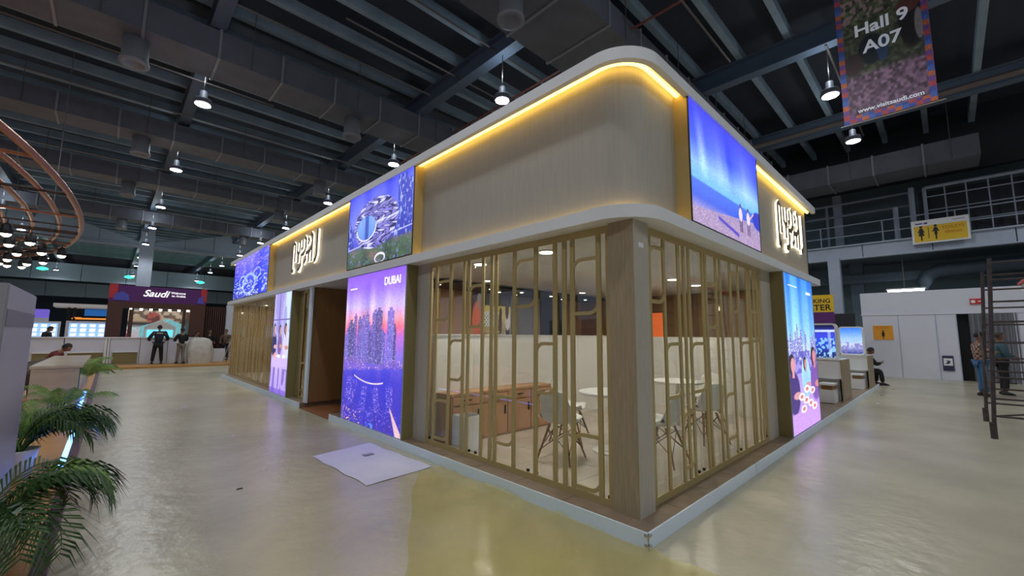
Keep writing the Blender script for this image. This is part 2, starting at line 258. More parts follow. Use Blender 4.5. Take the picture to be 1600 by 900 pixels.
def fountain(u, v):
    im = ramp(v, [(0, (30, 40, 90)), (.4, (40, 70, 200)), (.7, (60, 70, 220)), (1, (20, 22, 60))]); im = over(im, (vnoise(u, v, 14, 16, 6) > .62)*(v < .6), (130, 190, 255)); return over(im, (np.abs(v-.82) < .03)+(np.abs(u-.75) < .06)*(v < .85)*.6, (190, 210, 255))

# ------------------------------------------------------------------ hall structure
fl = struct(MB().quad((-60, -40, 0), (40, -40, 0), (40, 130, 0), (-60, 130, 0)).build('floor', 'floor'))
ce = struct(B(-60, 40, -40, 130, 11.3, 11.5).build('ceiling', 'ceil'))
pur = B(-45, 34, -.09, .09, -.16, .16); p0 = None
for k in range(54):
    y = -3 + 1.35*k
    o = pur.build('purlin', 'purlin', ce) if p0 is None else bpy.data.objects.new('purlin', p0.data)
    if p0 is None: p0 = o
    else: COL.objects.link(o); o.parent = ce
    o.location = (0, y, 10.75)
g0 = None
for k in range(-6, 5):
    x = -1.5 + 6.4*k
    if g0 is None:
        m_ = MB().box(-.18, .18, -30, 120, 0, .04).box(-.02, .02, -30, 120, .04, .6).box(-.18, .18, -30, 120, .6, .64); g0 = o = m_.build('girder', 'girder', ce)
    else: o = bpy.data.objects.new('girder', g0.data); COL.objects.link(o); o.parent = ce
    o.location = (x, 0, 9.95)
# far frame: column with tapered bulkhead
mat('bulk', (176, 192, 208), .6, noise=.05, scale=.6)
fr_ = sroot('wall_far')
B(-60, 40, 100, 100.3, 0, 11.4).build('far_cladding', 'steel_dark', fr_)
MB().box(-1.75, -.85, 44.4, 45.1, 0, 11.3).build('column', 'steel', fr_)
for a, b in ((-26, -1.75), (-.85, 20)):
    n = 10; top = lambda x: 8.95 + min(2.2, abs(x+1.3)*.3)
    for i in range(n):
        xa = a+(b-a)*i/n; xb = a+(b-a)*(i+1)/n
        MB().prism([(xa, 8.75), (xb-.05, 8.75), (xb-.05, top(xb)), (xa, top(xa))], 1, 44.6, 44.8).build('bulkhead_panel', 'bulk', fr_)
    B(a, b, 44.4, 45, 8.6, 8.78).build('bottom_flange', 'steel', fr_)
for zz, yy in ((7.6, 70), (6.6, 86)):
    for i in range(12):
        xa = -30+4*i; MB().prism([(xa, zz), (xa+3.95, zz), (xa+3.95, zz+2), (xa, zz+2)], 1, yy, yy+.2).build('bulkhead_panel', 'bulk', fr_)
# right side: wall with mezzanine
rw = sroot('wall_right')
B(24.5, 24.8, -40, 100, 0, 11.3).build('wall_cladding', 'wall', rw)
B(22.3, 22.6, -40, 6.5, 8.6, 11.3).build('upper_bulkhead', 'dark', rw)
mz = B(21, 24.5, -20, 60, 5.2, 5.3).build('mezzanine_slab', 'steel_dark', rw)
for i in range(16):
    y0 = 9.5-2.2*i; B(20.95, 21.05, y0-2.17, y0, 5.15, 5.7).build('edge_beam_panel', 'steel', rw)
B(20.85, 21.15, -26, 10, 5.7, 5.76).build('beam_flange', 'steel', rw); B(20.85, 21.15, -26, 10, 5.1, 5.15).build('beam_flange', 'steel', rw)
for y in (1.75, 8.5): B(20.7, 21.1, y-.22, y+.22, 0, 5.2).build('column', 'steel', rw)
B(23.2, 23.6, 1.0, 1.5, 0, 5.2).build('column', 'steel_dark', rw); B(23.2, 23.6, 1.6, 1.95, 5.3, 9.6).build('column', 'steel', rw)
B(23, 23.4, -25, 12, 4.2, 4.6).build('lower_beam', 'steel_dark', rw)
rail = thing('mezzanine_railing', 'grey steel pipe railing along the mezzanine edge', 'railing', (21.1, 0, 5.76))
for z in (.45, .95): MB().tube([(0, -22, z), (0, 9, z)], .025, 6).build('rail', 'steel', rail)
for k in range(15): MB().tube([(0, -22+2.2*k, 0), (0, -22+2.2*k, .97)], .025, 6).build('post', 'steel', rail)
r3 = thing('raised_pipe_rail', 'pair of pale steel pipes above the mezzanine railing', 'railing', (23.1, 0, 5.3))
for z in (2.35, 2.95): MB().tube([(0, -1, z), (0, 8, z)], .06, 6).build('rail', 'steel', r3)
for y in (-.9, 2.2, 7.8): MB().tube([(0, y, 0), (0, y, 3.0)], .06, 6).build('post', 'steel', r3)
cg = thing('steel_mesh_cage', 'grey wire grid cage standing on the mezzanine', 'cage', (21.6, 0, 5.3))
for (a, b, w) in (((0, -1.4, .0), (0, -1.4, 2.65), .07), ((0, -4.4, 0), (0, -4.4, 2.65), .07), ((0, -1.4, 2.65), (0, -4.4, 2.65), .07), ((0, -1.0, 0), (0, -1.0, 2.75), .1), ((0, -.45, 0), (0, -.45, 2.0), .1)): MB().tube([a, b], w, 6).build('frame_post', 'steel', cg)
for k in range(1, 5): MB().tube([(0, -1.4-.6*k, .3), (0, -1.4-.6*k, 2.65)], .025, 5).build('grid_bar', 'steel', cg)
for k in range(4): MB().tube([(0, -1.4, .5+.58*k), (0, -4.4, .5+.58*k)], .025, 5).build('grid_bar', 'steel', cg)
B(.5, .55, -4.6, -1.2, .2, 2.6).build('back_panel', 'dark', cg)
def box_duct(name, label, x0, x1, y, z, w, h, diff=(), seg=1.6, along='x'):
    t = thing(name, label, 'duct', (0, 0, 0), 0, 'ceiling air ducts')
    n = max(1, round((x1-x0)/seg))
    for i in range(n):
        a = x0+(x1-x0)*i/n; b = x0+(x1-x0)*(i+1)/n
        ds = (B(a+.02, b-.02, y-w/2, y+w/2, z, z+h) if along == 'x' else B(y-w/2, y+w/2, a+.02, b-.02, z, z+h)).build('duct_section', 'duct', t)
        (B(b-.03, b+.03, y-w/2-.04, y+w/2+.04, z-.04, z+h+.04) if along == 'x' else B(y-w/2-.04, y+w/2+.04, b-.03, b+.03, z-.04, z+h+.04)).build('flange', 'duct_seam', ds)
    for d in diff:
        c = (d, y, z) if along == 'x' else (y, d, z)
        q = MB().lathe([(.27, 0), (.27, -.5), (.31, -.62), (.31, -.68), (.2, -.68), (.16, -.55)], c, 18).build('diffuser', 'duct_seam', t, True)
    for i in range(0, n, 2):
        a = x0+(x1-x0)*(i+.5)/n; c = (a, y-w/2-.03) if along == 'x' else (y-w/2-.03, a)
        MB().tube([(*c, z), (*c, 10.9)], .012, 5).build('hanger_rod', 'pipe', t)
    return t
box_duct('air_duct', 'grey rectangular air duct nearest the camera, crossing high above the aisle', -14, 8, 12.4, 9.1, 1.3, .8, (-10, -3.1, 2.6))
box_duct('air_duct', 'second grey air duct crossing the hall ceiling behind the nearest one', -16, 14, 19.6, 9.1, 1.2, .7, (-9, -2.7, 4))
box_duct('air_duct', 'third grey air duct crossing the hall ceiling further back', -16, 14, 26.6, 9.1, 1.2, .7, (-9, -2.9, 4))
box_duct('air_duct', 'fourth grey air duct across the ceiling before the white column', -18, 14, 36.3, 9.1, 1.2, .7, (-9, -3, 4))
box_duct('air_duct', 'wide dark air duct passing over the rounded booth corner', 2.2, 19.2, 4.6, 9.2, 2.0, .7, (2.9,))
box_duct('air_duct', 'broad dark air duct along the wall above the mezzanine', -3, 9, 20.2, 8.3, 1.6, .8, (), along='y')
mz_d = thing('elbow_duct', 'small grey duct with a bend above the white partition', 'duct', (0, 0, 0))
MB().tube([(22.6, -1.1, 3.0), (22.6, -1.1, 4.0), (22.6, -1.25, 4.3), (22.6, -1.6, 4.5), (22.6, -6, 4.6)], .28, 12).build('duct_body', 'steel_dark', mz_d, True)
def pipe(label, pts, r=.03, m='pipe'):
    o = MB().tube(pts, r, 6).build('ceiling_pipe', m); tag(o, label, 'pipe', 'ceiling pipes'); return o
pipe('thin grey sprinkler pipe under the purlins nearest the camera', [(-12, 14.6, 9.7), (0.6, 14.6, 9.7), (.6, 14.6, 9.6)])
pipe('thin pipe running above the nearest duct', [(-2.5, 10.6, 10.1), (4.6, 10.6, 10.1), (4.6, 10.6, 10.0)])
pipe('thin pipe ending in a hook above the left booth roof', [(1, 9.2, 10.2), (8, 9.2, 10.2)])
pipe('thin pipe near the top edge running towards the booth', [(1.9, 7.4, 10.3), (9, 7.4, 10.3)])
pipe('reddish pipe crossing beneath the girder behind the booth roof', [(6.4, 16, 9.7), (6.4, 2, 9.7)], .035, 'pipe_red')
pipe('thin pipe in front of the second duct', [(-10, 17.2, 9.5), (8, 17.2, 9.5)])
pipe('thin pipe in front of the third duct', [(-12, 24.4, 9.5), (8, 24.4, 9.5)])
pipe('thin pipe right of the rounded booth corner', [(5.5, 2.2, 9.6), (9.5, 2.2, 9.6)])
pipe('thick horizontal pipe behind the hanging banner', [(14.5, 6, 8.9), (14.5, -9, 8.9)], .1)
pipe('thin pipe above the lamps right of the booth', [(11.2, .17, 9.94), (19, .17, 9.94)])
def high_bay(x, y, lab):
    t = thing('high_bay_lamp', lab, 'lamp', (x, y, 8.5), 0, 'high bay ceiling lamps')
    MB().lathe([(.2, .0), (.25, .03), (.22, .16), (.1, .22), (.09, .42), (.03, .45)], (0, 0, 0), 18).build('housing', 'duct', t, True)
    MB().lathe([(.2, -.012), (.2, -.004)], (0, 0, 0), 18).build('lens', 'lamp_on', t)
    MB().tube([(0, 0, .44), (0, 0, 1.45)], .012, 5).build('rod', 'pipe', t)
    l = bpy.data.lights.new('lamp_light', 'SPOT'); l.energy = LAMP_W; l.color = (.93, .97, 1); l.spot_size = math.radians(158); l.spot_blend = .5; l.shadow_soft_size = .2
    lo = bpy.data.objects.new('lamp_light', l); COL.objects.link(lo); lo.parent = t; lo.location = (0, 0, -.03)
    l = bpy.data.lights.new('ceiling_fill_light', 'POINT'); l.energy = LAMP_W*.05; l.color = (.8, .93, 1); l.shadow_soft_size = .1; lo = bpy.data.objects.new('ceiling_fill_light', l); COL.objects.link(lo); lo.parent = t; lo.location = (0, 0, .8)  # added fill light above the housing, stands in for bounce onto the ceiling
ys = [.19, 7.04, 13.65, 20.85, 28.3, 34.8, 42, 50.3, 57.3, 68, 78.6]
rown = ['nearest', 'second', 'third', 'fourth', 'fifth', 'sixth', 'seventh', 'eighth', 'ninth', 'tenth', 'eleventh']
for x, nm in ((-7.95, 'row over the neighbouring stand'), (-1.5, 'row over the main aisle'), (4.88, 'row above the long booth roof')):
    for y, rn in zip(ys[1:], rown): high_bay(x, y, f'white high bay lamp, {rn} in the {nm}')
high_bay(11.45, .19, 'bright high bay lamp hanging left of the hall banner'); high_bay(15.5, .17, 'bright high bay lamp hanging below the hall banner')
high_bay(17.7, 7.04, 'high bay lamp before the right wall behind the booth'); high_bay(17.7, 13.65, 'furthest high bay lamp along the right wall behind the booth'); high_bay(11.3, 7.04, 'high bay lamp over the rear of the booth hidden by its roof')
high_bay(11.3, 13.65, 'high bay lamp over the middle of the hall behind the booth')
for x, y in ((-1.5, .19), (4.88, .19), (-7.95, .19), (-7.95, -6.7), (-1.5, -6.7), (4.9, -6.7), (11.4, -6.7), (17.5, -6.7), (-1.5, -13.5), (8, -13.5)):
    nb = nb + 1 if 'nb' in globals() else 0; high_bay(x, y, f'high bay lamp out of view behind or above the viewer, {rown[nb]} of ten')
for x, y, lab in ((-8.3, 60, 'small green glowing lamp, leftmost in the far hall'), (-1.9, 62, 'small green glowing lamp above the purple stand sign'), (4.6, 62, 'small green glowing lamp above the slatted wall')):
    MATS.get('green_on') or mat('green_on', (60, 255, 170), .5, emit=(40, 255, 170), estr=6)
    t = thing('green_signal_lamp', lab, 'lamp', (x, y, 7.7), 0, 'green signal lamps'); MB().lathe([(.1, -.1), (.42, 0), (.35, .12), (.1, .2)], (0, 0, 0), 12).build('lens', 'green_on', t, True); MB().tube([(0, 0, .2), (0, 0, 2.2)], .03, 5).build('rod', 'pipe', t)
# ------------------------------------------------------------------ main booth
D = .115; LY = 16.25; RX = 6.86; G = .2; PN = .17; CR = .42
plat = thing('booth_platform', 'raised booth platform with white skirting and brown tiled edge', 'platform')
B(.012, 14.9, .012, 6.2, 0, D-.012).build('base', 'tile', plat); B(.012, RX, 7.85, LY, 0, D-.012).build('base', 'tile', plat)
def skirt(x0, x1, y0, y1): return B(x0, x1, y0, y1, 0, D).build('skirting_board', 'skirt', plat)
for k in range(3): skirt(0, .012, 2.07*k+.002, 2.07*(k+1)-.002)
for k in range(4): skirt(0, .012, 7.85+2.1*k+.002, 7.85+2.1*(k+1)-.002)
for k in range(6): skirt(2.48*k+.014, 2.48*(k+1)-.002, 0, .012)
for z in (.02, .09): B(-.012, .03, -.012, .03, z, z+.016).build('corner_bracket', 'chrome', plat)
B(-.004, .004, -.004, .004, 0, D).build('corner_strip', 'chrome', plat)
tl = None
for side in ('x', 'y'):
    n = 24 if side == 'x' else 10
    for k in range(n):
        a = .013+.616*k
        mb = B(a+.002, a+.613, .013, .21, D-.012, D) if side == 'x' else B(.013, .21, a+.2, a+.81, D-.012, D)
        if side == 'y' and a+.81 > 6.2: mb = B(.013, .21, a+.2, 6.2, D-.012, D)
        mb.build('edge_tile', 'tile', plat)
for k in range(14): B(.013, .21, 7.86+.6*k, 7.86+.6*k+.597, D-.012, D).build('edge_tile', 'tile', plat)
# meeting room floor tiles (pale marble)
mat('room_floor', (206, 194, 182), .25, noise=.16, scale=2.2, bump=.03)
for i in range(8):
    for j in range(4): B(.215+.8*i, .215+.8*i+.797, .215+.8*j, .215+.8*j+.797, D-.012, D).build('floor_tile', 'room_floor', plat)
B(.215, RX-.1, 3.42, 6.2, D-.012, D).build('inner_floor', 'room_floor', plat)
B(.21, RX, 7.86, LY-.05, D-.012, D).build('inner_floor', 'room_floor', plat)
ent = thing('entrance_floor', 'reddish wooden floor of the booth entrance at ground level', 'floor panel')
for i in range(3):
    for j in range(5): B(.02+.9*j, .91+.9*j, 6.22+.54*i, 6.75+.54*i, .0, .02).build('plank', 'tile_red', ent)
mat('thresh', (60, 46, 40), .5); B(.3, 4, 6.75, 6.77, .02, .024).build('joint_strip', 'thresh', ent)
# rounded outline for lips and upper wall
def outline(off, r, n=10):
    r = max(r, .01); p = [(off, LY)]
    for k in range(n+1):
        t = math.pi + (math.pi/2)*k/n; p.append((off+r+r*math.cos(t), off+r+r*math.sin(t)))
    p.append((RX, off)); return p
def band(name, m, o0, o1, r0, r1, z0, z1, parent, y1=LY, bevel=0):
    a = outline(o0, r0, 12); b = outline(o1, r1, 12); a[0] = (a[0][0], y1); b[0] = (b[0][0], y1); mb = MB(); n = len(a)
    for p, z in ((a, z0), (a, z1), (b, z1), (b, z0)): mb.v += [(x, y, z) for x, y in p]
    for k in range(n-1):
        for q in range(4): r = (q+1) % 4; mb.f.append((q*n+k, q*n+k+1, r*n+k+1, r*n+k))
    mb.f.append((0, n, 2*n, 3*n)); mb.f.append((n-1, 2*n-1, 3*n-1, 4*n-1)); return mb.build(name, m, parent)
can = thing('booth_canopy', 'white rounded canopy lip wrapping round the booth above the glazed screens', 'canopy')
band('lip', 'lip', 0, .3, CR, CR-.28, 2.55, 2.665, can)
B(.29, RX, .29, LY, 2.56, 2.64).build('soffit', 'lip', can)
band('led_strip', 'led', PN-.035, PN-.02, CR-.13, CR-.14, 2.668, 2.678, can)
top = thing('booth_roof_rim', 'white rounded roof rim at the top of the booth with warm cove light', 'canopy')
band('lip', 'lip', 0, .06, CR, CR-.05, 3.985, 4.1, top); band('soffit', 'lip', .06, .6, CR-.05, .06, 4.03, 4.1, top)
band('led_strip', 'led', PN-.06, PN-.03, CR-.1, CR-.13, 4.012, 4.026, top)
B(.5, RX, .5, LY, 4.04, 4.1).build('light_stop_slab', 'dark', top)  # unseen slab added over the booth top to stop light
uw = thing('booth_upper_wall', 'beige upper fascia wall of the booth with a rounded corner', 'fascia')
band('wall_panel', 'panel', PN, PN+.05, CR-.13, CR-.17, 2.64, 4.03, uw)
B(RX-.05, RX, PN, 5, 2.64, 4.03).build('end_panel', 'panel', uw)
band('rear_lining', 'dark', .5, .52, .05, .05, 2.64, 4.03, uw)
# ---- light boxes
def lightbox(label, face, a0, a1, z0, z1, depth, fn, nu, nv, m='backlit', fm='olive', mark=None):
    """face 'L': plane x=.02, a = y range; face 'R': plane y=.02, a = x range"""
    t = thing('light_box', label, 'light box', group='backlit picture boxes')
    w = a1-a0; h = z1-z0; c = (a0+a1)/2; zc = (z0+z1)/2; f0 = .022
    if face == 'L':
        B(f0+.008, depth, a0, a1, z0, z1).build('case', fm, t); F = FX(f0, c, zc)
        fr = [B(f0-.005, f0+.008, a0, a1, z, z+.012) for z in (z0, z1-.012)] + [B(f0-.005, f0+.008, a, a+.012, z0+.012, z1-.012) for a in (a0, a1-.012)]
    else:
        B(a0, a1, f0+.008, depth, z0, z1).build('case', fm, t); F = FY(c, f0, zc)
        fr = [B(a0, a1, f0-.005, f0+.008, z, z+.012) for z in (z0, z1-.012)] + [B(a, a+.012, f0-.005, f0+.008, z0+.012, z1-.012) for a in (a0, a1-.012)]
    for q in fr: q.build('frame_edge', 'dark' if z0 > 2 else 'steel', t)
    print_grid('backlit_print', F, w-.02, h-.02, nu, nv, fn, m, t)
    if mark:
        s, du, dv, size = mark; Fm = FX(f0-.003, c-du*w, zc+dv*h) if face == 'L' else FY(c+du*w, f0-.003, zc+dv*h)
        text('lettering', s, size, MATS['print_white'], t, Fm, .002, bold=.002)
    return t
lightbox('tall backlit picture of a violet city skyline over water beside the entrance', 'L', 3.66, 5.72, D, 2.55, .24, city, 240, 400, mark=('DUBAI', .3, .42, .175))
lightbox('narrow tall backlit picture of people dining, beyond the entrance', 'L', 8.88, 10.23, D, 2.55, .24, cafe, 130, 240)
lightbox('square backlit picture of a ring shaped building on the upper wall', 'L', 3.54, 5.8, 2.68, 4.0, .19, museum, 240, 180, fm='gold')
lightbox('far backlit blue picture of fountains at the end of the upper wall', 'L', 11.15, 15.5, 2.68, 4.0, .19, park, 180, 120, fm='gold')
lightbox('large backlit beach picture with blue sky on the upper right wall', 'R', 1.06, 3.25, 2.68, 4.02, .19, beach, 240, 220, fm='gold')
lightbox('tall backlit picture of diners before a skyline at the right end', 'R', 4.27, 6.15, D, 2.55, .24, dinner, 160, 340)
# ---- illuminated logo
STROKES = [[(.03, .0), (.03, .86), (.08, .92), (.13, .86), (.13, .3)], [(.03, .03), (.1, .06)], [(.22, .88), (.22, .6), (.28, .53)], [(.33, .92), (.33, .6), (.28, .5), (.28, .24)], [(.43, .92), (.43, .66), (.37, .62)],
           [(.5, .97), (.55, .88), (.55, .62), (.48, .47), (.38, .45), (.38, .14), (.32, .04), (.26, .06)], [(.62, .9), (.67, .8), (.62, .7)], [(.72, 1.0), (.78, .9), (.78, .62), (.7, .48), (.57, .46), (.57, .28), (.5, .17)], [(.67, .48), (.67, .16)], [(.78, .6), (.78, .15)], [(.95, 1.02), (.95, .28), (.91, .17), (.85, .14)]]
def ribbon(p, w):
    p = [Vector(q) for q in p]; L = []; R = []
    for k, q in enumerate(p):
        d = (p[min(k+1, len(p)-1)]-p[max(k-1, 0)]).normalized(); n = Vector((-d.y, d.x))*w/2; L.append(q+n); R.append(q-n)
    return L + R[::-1]
def logo(label, frame, w, h, depth=.038):
    t = thing('illuminated_logo', label, 'sign'); t.matrix_world = frame
    for i, s in enumerate(STROKES):
        pts = ribbon([((a-.5)*w, (b-.5)*h) for a, b in s], .1); n = len(pts); z = depth + .0006*i
        mb = MB(); mb.v = [(p.x, p.y, .01) for p in pts] + [(p.x, p.y, z) for p in pts]; mb.f = [(k, (k+1) % n, n+(k+1) % n, n+k) for k in range(n)]; mb.build('letter_side', 'letter_lit', t)
        h2 = n//2; mb = MB(); mb.v = [(p.x, p.y, z+.001) for p in pts]; mb.f = [(k, k+1, n-2-k, n-1-k) for k in range(h2-1)]; mb.build('letter_face', 'letter_face', t)
    q = MB().lathe([(.045, 0), (.045, depth)], (-.19*w, -.5*h, 0), 14).build('letter_dot', 'letter_lit', t)
logo('glowing white calligraphic logo on the long left upper wall', FX(PN-.005, 8.55, 3.42), 1.85, .78)
logo('glowing white calligraphic logo at the right end of the upper wall', FY(5.5, PN-.005, 3.42), 1.75, .8)
# ---- corner column and wood panels
colm = thing('corner_column', 'square oak clad column at the booth corner', 'column', (.155, .15, D))
B(0, .25, .0035, .25, 0, 2.435).build('cladding', 'oak', colm); B(.002, .25, 0, .003, 0, 2.435).build('face_panel', 'oak_pale', colm); B(.08, .16, -.004, 0, 2.2, 2.24).build('sticker', 'white', colm)
def panel(label, x0, x1, y0, y1, m, z0=D, z1=2.55): return tag(B(x0, x1, y0, y1, z0, z1).build('wood_panel', m), label, 'panel')
panel('pale oak panel between the skyline picture and the left glazing', .2, .26, 3.335, 3.655, 'oak_pale')
panel('pale oak panel between the right glazing and the diners picture', 3.8, 4.265, .2, .26, 'oak_pale')
panel('brown oak side wall of the booth entrance', .13, 3.6, 7.78, 7.86, 'oak_dark')
tag(B(.09, .13, 7.74, 7.9, D, 2.55).build('edge_post', 'skirt'), 'pale edge post at the corner of the entrance wall', 'post')
panel('brown oak inner wall behind the skyline picture facing the entrance', .25, 3.6, 5.73, 5.8, 'oak_dark')
panel('tall oak end panel closing the far end of the booth', .2, RX, LY-.06, LY, 'oak_dark')
panel('brown rear wall deep inside the entrance', 3.6, 3.66, 5.8, 7.78, 'oak_dark')
panel('olive panel beside the narrow dining picture', .2, .26, 8.6, 8.87, 'olive')
# ---- glazed screens with gold fretwork
def screen(label, face, a0, a1, bars, loops, bw=.05, panes=3, g=G):
    t = thing('glazed_screen', label, 'glazed screen', group='gold fretwork glazed screens'); z0 = D; z1 = 2.55
    def bx(a, b, c, d, d0=0, d1=.016):
        return B(g+d0, g+d1, a, b, c, d) if face == 'L' else B(a, b, g+d0, g+d1, c, d)
    bx(a0, a1, z0, z0+.06).build('bottom_rail', 'gold', t); bx(a0, a1, z1-.07, z1).build('top_rail', 'gold', t)
    for a in (a0, a1-bw): bx(a, a+bw, z0+.06, z1-.07).build('side_rail', 'gold', t)
    for b in bars: bx(b-bw/2, b+bw/2, z0+.06, z1-.07).build('bar', 'gold', t)
    for (p, q, za, zb) in loops:  # loop between bars p<q (reader-left rounded at top, reader-right rounded at bottom)
        l, r_ = (q, p) if face == 'L' else (p, q); s = -1 if face == 'L' else 1; hw = .02; R = min(.11, abs(q-p)*.55)
        for (z, e, sg) in ((zb, l, -1), (za, r_, 1)):
            o_ = r_ if e == l else l; din = 1 if o_ > e else -1
            pth = [(o_, z), (e+din*R, z)] + [(e+din*R*(1-math.sin(k/5*math.pi/2)), z+sg*R*(1-math.cos(k/5*math.pi/2))) for k in range(1, 6)]
            pts = ribbon(pth, .034)
            n = len(pts); h2 = n//2; mb = MB()
            for dd in (0.001, .015): mb.v += [((g+dd, p_.x, p_.y) if face == 'L' else (p_.x, g+dd, p_.y)) for p_ in pts]
            mb.f += [(k, (k+1) % n, n+(k+1) % n, n+k) for k in range(n)] + [(k, k+1, n-2-k, n-1-k) for k in range(h2-1)] + [(n+k, n+k+1, 2*n-2-k, 2*n-1-k) for k in range(h2-1)]
            mb.build('loop_bend', 'gold', t)
    w = (a1-a0)/panes
    gp = []
    for k in range(panes): gp.append(bx(a0+w*k+.003, a0+w*(k+1)-.003, z0+.03, z1-.03, .024, .032).build('glass_pane', 'glass', t))
    for k in range(panes):
        for e in (.06, w-.06): bx(a0+w*k+e-.014, a0+w*k+e+.014, z0+.06, z0+.085, .018, .038).build('pane_clip', 'black', gp[k])
    return t
screen('gold fretwork glazed screen left of the corner column', 'L', .41, 3.33, [.54, .84, .94, 1.06, 1.32, 1.64, 1.94, 2.02, 2.18, 2.45, 2.55, 2.84, 3.16],
       [(2.84, 3.16, 1.75, 2.26), (2.18, 2.45, 1.65, 2.15), (1.32, 1.64, 1.86, 2.36), (.54, .84, 1.76, 2.27), (2.55, 2.84, .99, 1.48), (1.06, 1.32, .98, 1.47), (2.84, 3.16, .22, .7), (1.64, 1.94, .38, .88), (.54, .84, .2, .66)])
screen('gold fretwork glazed screen right of the corner column', 'R', .41, 3.8, [.52, .8, 1.11, 1.24, 1.36, 1.71, 1.8, 2.1, 2.24, 2.57, 2.85, 3.2, 3.3, 3.48, 3.62],
       [(.52, .8, 1.87, 2.38), (.8, 1.11, .98, 1.48), (1.36, 1.71, .99, 1.48), (1.8, 2.1, 1.66, 2.16), (2.57, 2.85, 1.87, 2.37), (2.85, 3.2, .97, 1.48), (2.24, 2.57, .38, .88), (3.3, 3.62, 1.5, 1.9), (1.11, 1.36, .3, .8)], bw=.045)
fb = [10.35+.27*k+.07*math.sin(k*2.3) for k in range(1, 21)]
screen('gold fretwork glazed screen at the far left end of the booth', 'L', 10.26, LY-.08, fb, [(fb[k], fb[k+1], *zz) for k, zz in ((1, (1.75, 2.25)), (3, (.5, 1)), (5, (1.2, 1.7)), (8, (.3, .8)), (10, (1.7, 2.2)), (13, (.9, 1.4)), (16, (1.6, 2.1)))], panes=6)
screen('narrow gold fretwork glazed screen beside the entrance wall', 'L', 7.92, 8.6, [8.1, 8.3], [(8.3, 8.57, .3, .9)], panes=1)
# ---- booth interior
part = thing('room_divider', 'low white partition wall at the back of the meeting room', 'partition', (0, 0, D))
B(.3, 5.6, 3.3, 3.38, 0, 1.43).build('panel', 'gloss_white', part); B(5.52, 5.6, .4, 3.3, 0, 1.43).build('panel', 'gloss_white', part); B(.3, 5.6, 3.28, 3.4, 1.43, 1.445).build('cap', 'white', part)
cab = thing('low_cabinet', 'low brown wooden cabinet against the white partition', 'cabinet', (.35, 2.95, D))
B(0, 2.0, .02, .33, 0, .62).build('body', 'oak_peach', cab); B(-.02, 2.02, 0, .34, .62, .65).build('top', 'oak_peach', cab)
for k in range(4): d_ = B(.02+.5*k, .5+.5*k, 0, .018, .03, .48).build('door', 'oak_peach', cab); B(.44+.5*k, .46+.5*k, -.02, 0, .3, .42).build('handle', 'dark', d_); d_ = B(.02+.5*k, .5+.5*k, 0, .018, .5, .61).build('drawer_front', 'oak_peach', cab); B(.2+.5*k, .32+.5*k, -.02, 0, .55, .565).build('handle', 'dark', d_)
panel('warm peach wooden rear wall seen above the partition', .26, 2.75, 5.62, 5.7, 'oak_peach'); panel('grey wall section behind the partition', 3.95, 5.0, 5.62, 5.7, 'grey'); panel('dark opening panel in the rear wall', 5.0, 5.9, 5.62, 5.7, 'dark'); panel('warm wooden rear wall at the right rear corner', 5.9, RX, 5.62, 5.7, 'oak_peach')
panel('wooden inner side wall at the right end of the meeting room', RX-.1, RX-.04, .26, 5.62, 'oak_dark')
ph = thing('photo_panel', 'printed wall photo of a man in an orange shirt above the partition', 'photo panel', (0, 0, 0)); B(2.75, 3.95, 5.63, 5.7, D, 2.55).build('panel', 'dark', ph); print_grid('photo', FY(3.35, 5.62, 1.98), 1.2, 1.1, 90, 80, kitchen, 'dim_backlit', ph)
dk = tag(B(.3, RX-.1, 4.6, 5.6, 2.5, 2.54).build('dark_ceiling_panel', 'dark'), 'dark ceiling panel with small spots behind the meeting room', 'ceiling panel')
def down(x, y, r, lab, m='down_on', e=12, z=2.56):
    t = thing('ceiling_downlight', lab, 'downlight', (x, y, z), 0, 'booth downlights'); MB().lathe([(r+.012, -.004), (r+.015, -.012), (r, -.014)], (0, 0, 0), 20).build('rim', 'white', t); MB().lathe([(r, -.018), (r, -.013)], (0, 0, 0), 20).build('lens', m, t)
    if e:
        l = bpy.data.lights.new('downlight_light', 'AREA'); l.shape = 'DISK'; l.size = 2*r; l.energy = e; l.color = (1, .9, .76); lo = bpy.data.objects.new('downlight_light', l); COL.objects.link(lo); lo.parent = t; lo.location = (0, 0, -.03)
for x, y, lab in ((.75, 2.9, 'round lit downlight nearest the skyline picture'), (.75, 1.65, 'round lit downlight above the white chairs'), (2.7, 1.6, 'round lit downlight over the middle of the meeting room'), (4.1, 1.65, 'round lit downlight behind the right glazing'), (5.2, 1.7, 'round lit downlight furthest to the right')): down(x, y, .085, lab)
down(2, 4.2, .06, 'small downlight over the wooden rear wall', e=9); down(4.9, 4.2, .06, 'small downlight before the dark opening', e=7)
for k, (x, y) in enumerate(((2.6, 4.8), (3.1, 5.1), (3.5, 4.8), (3.8, 5.3), (4.6, 4.9), (5.4, 5.2), (5.9, 4.85), (1.4, 4.9))): down(x, y, .035, f'tiny spot in the dark ceiling panel, {rown[k]} from the left', 'spot_on', 0, 2.5)
for y, lab in ((9.5, 'downlight inside the booth behind the dining picture'), (11.5, 'downlight behind the far glazing, nearer one'), (13.5, 'downlight behind the far glazing, middle one'), (15.3, 'downlight behind the far glazing, furthest one')): down(1.0, y, .07, lab, e=16)
panel('brown inner wall behind the far glazing', 2.6, 2.66, 7.9, LY-.06, 'oak_dark')
for i, (y, z, w) in enumerate(((11.3, 1.75, .5), (12.6, 1.3, .8), (14.6, 1.5, 1.0))): 
    t = thing('mounted_screen', f'glowing blue wall screen inside the far glazing, {rown[i]} from the entrance', 'screen', (0, 0, 0)); B(2.52, 2.6, y-w/2, y+w/2, z-.3, z+.3).build('case', 'black', t); print_grid('display', FX(2.515, y, z), w-.04, .56, 24, 16, wave, 'backlit', t)
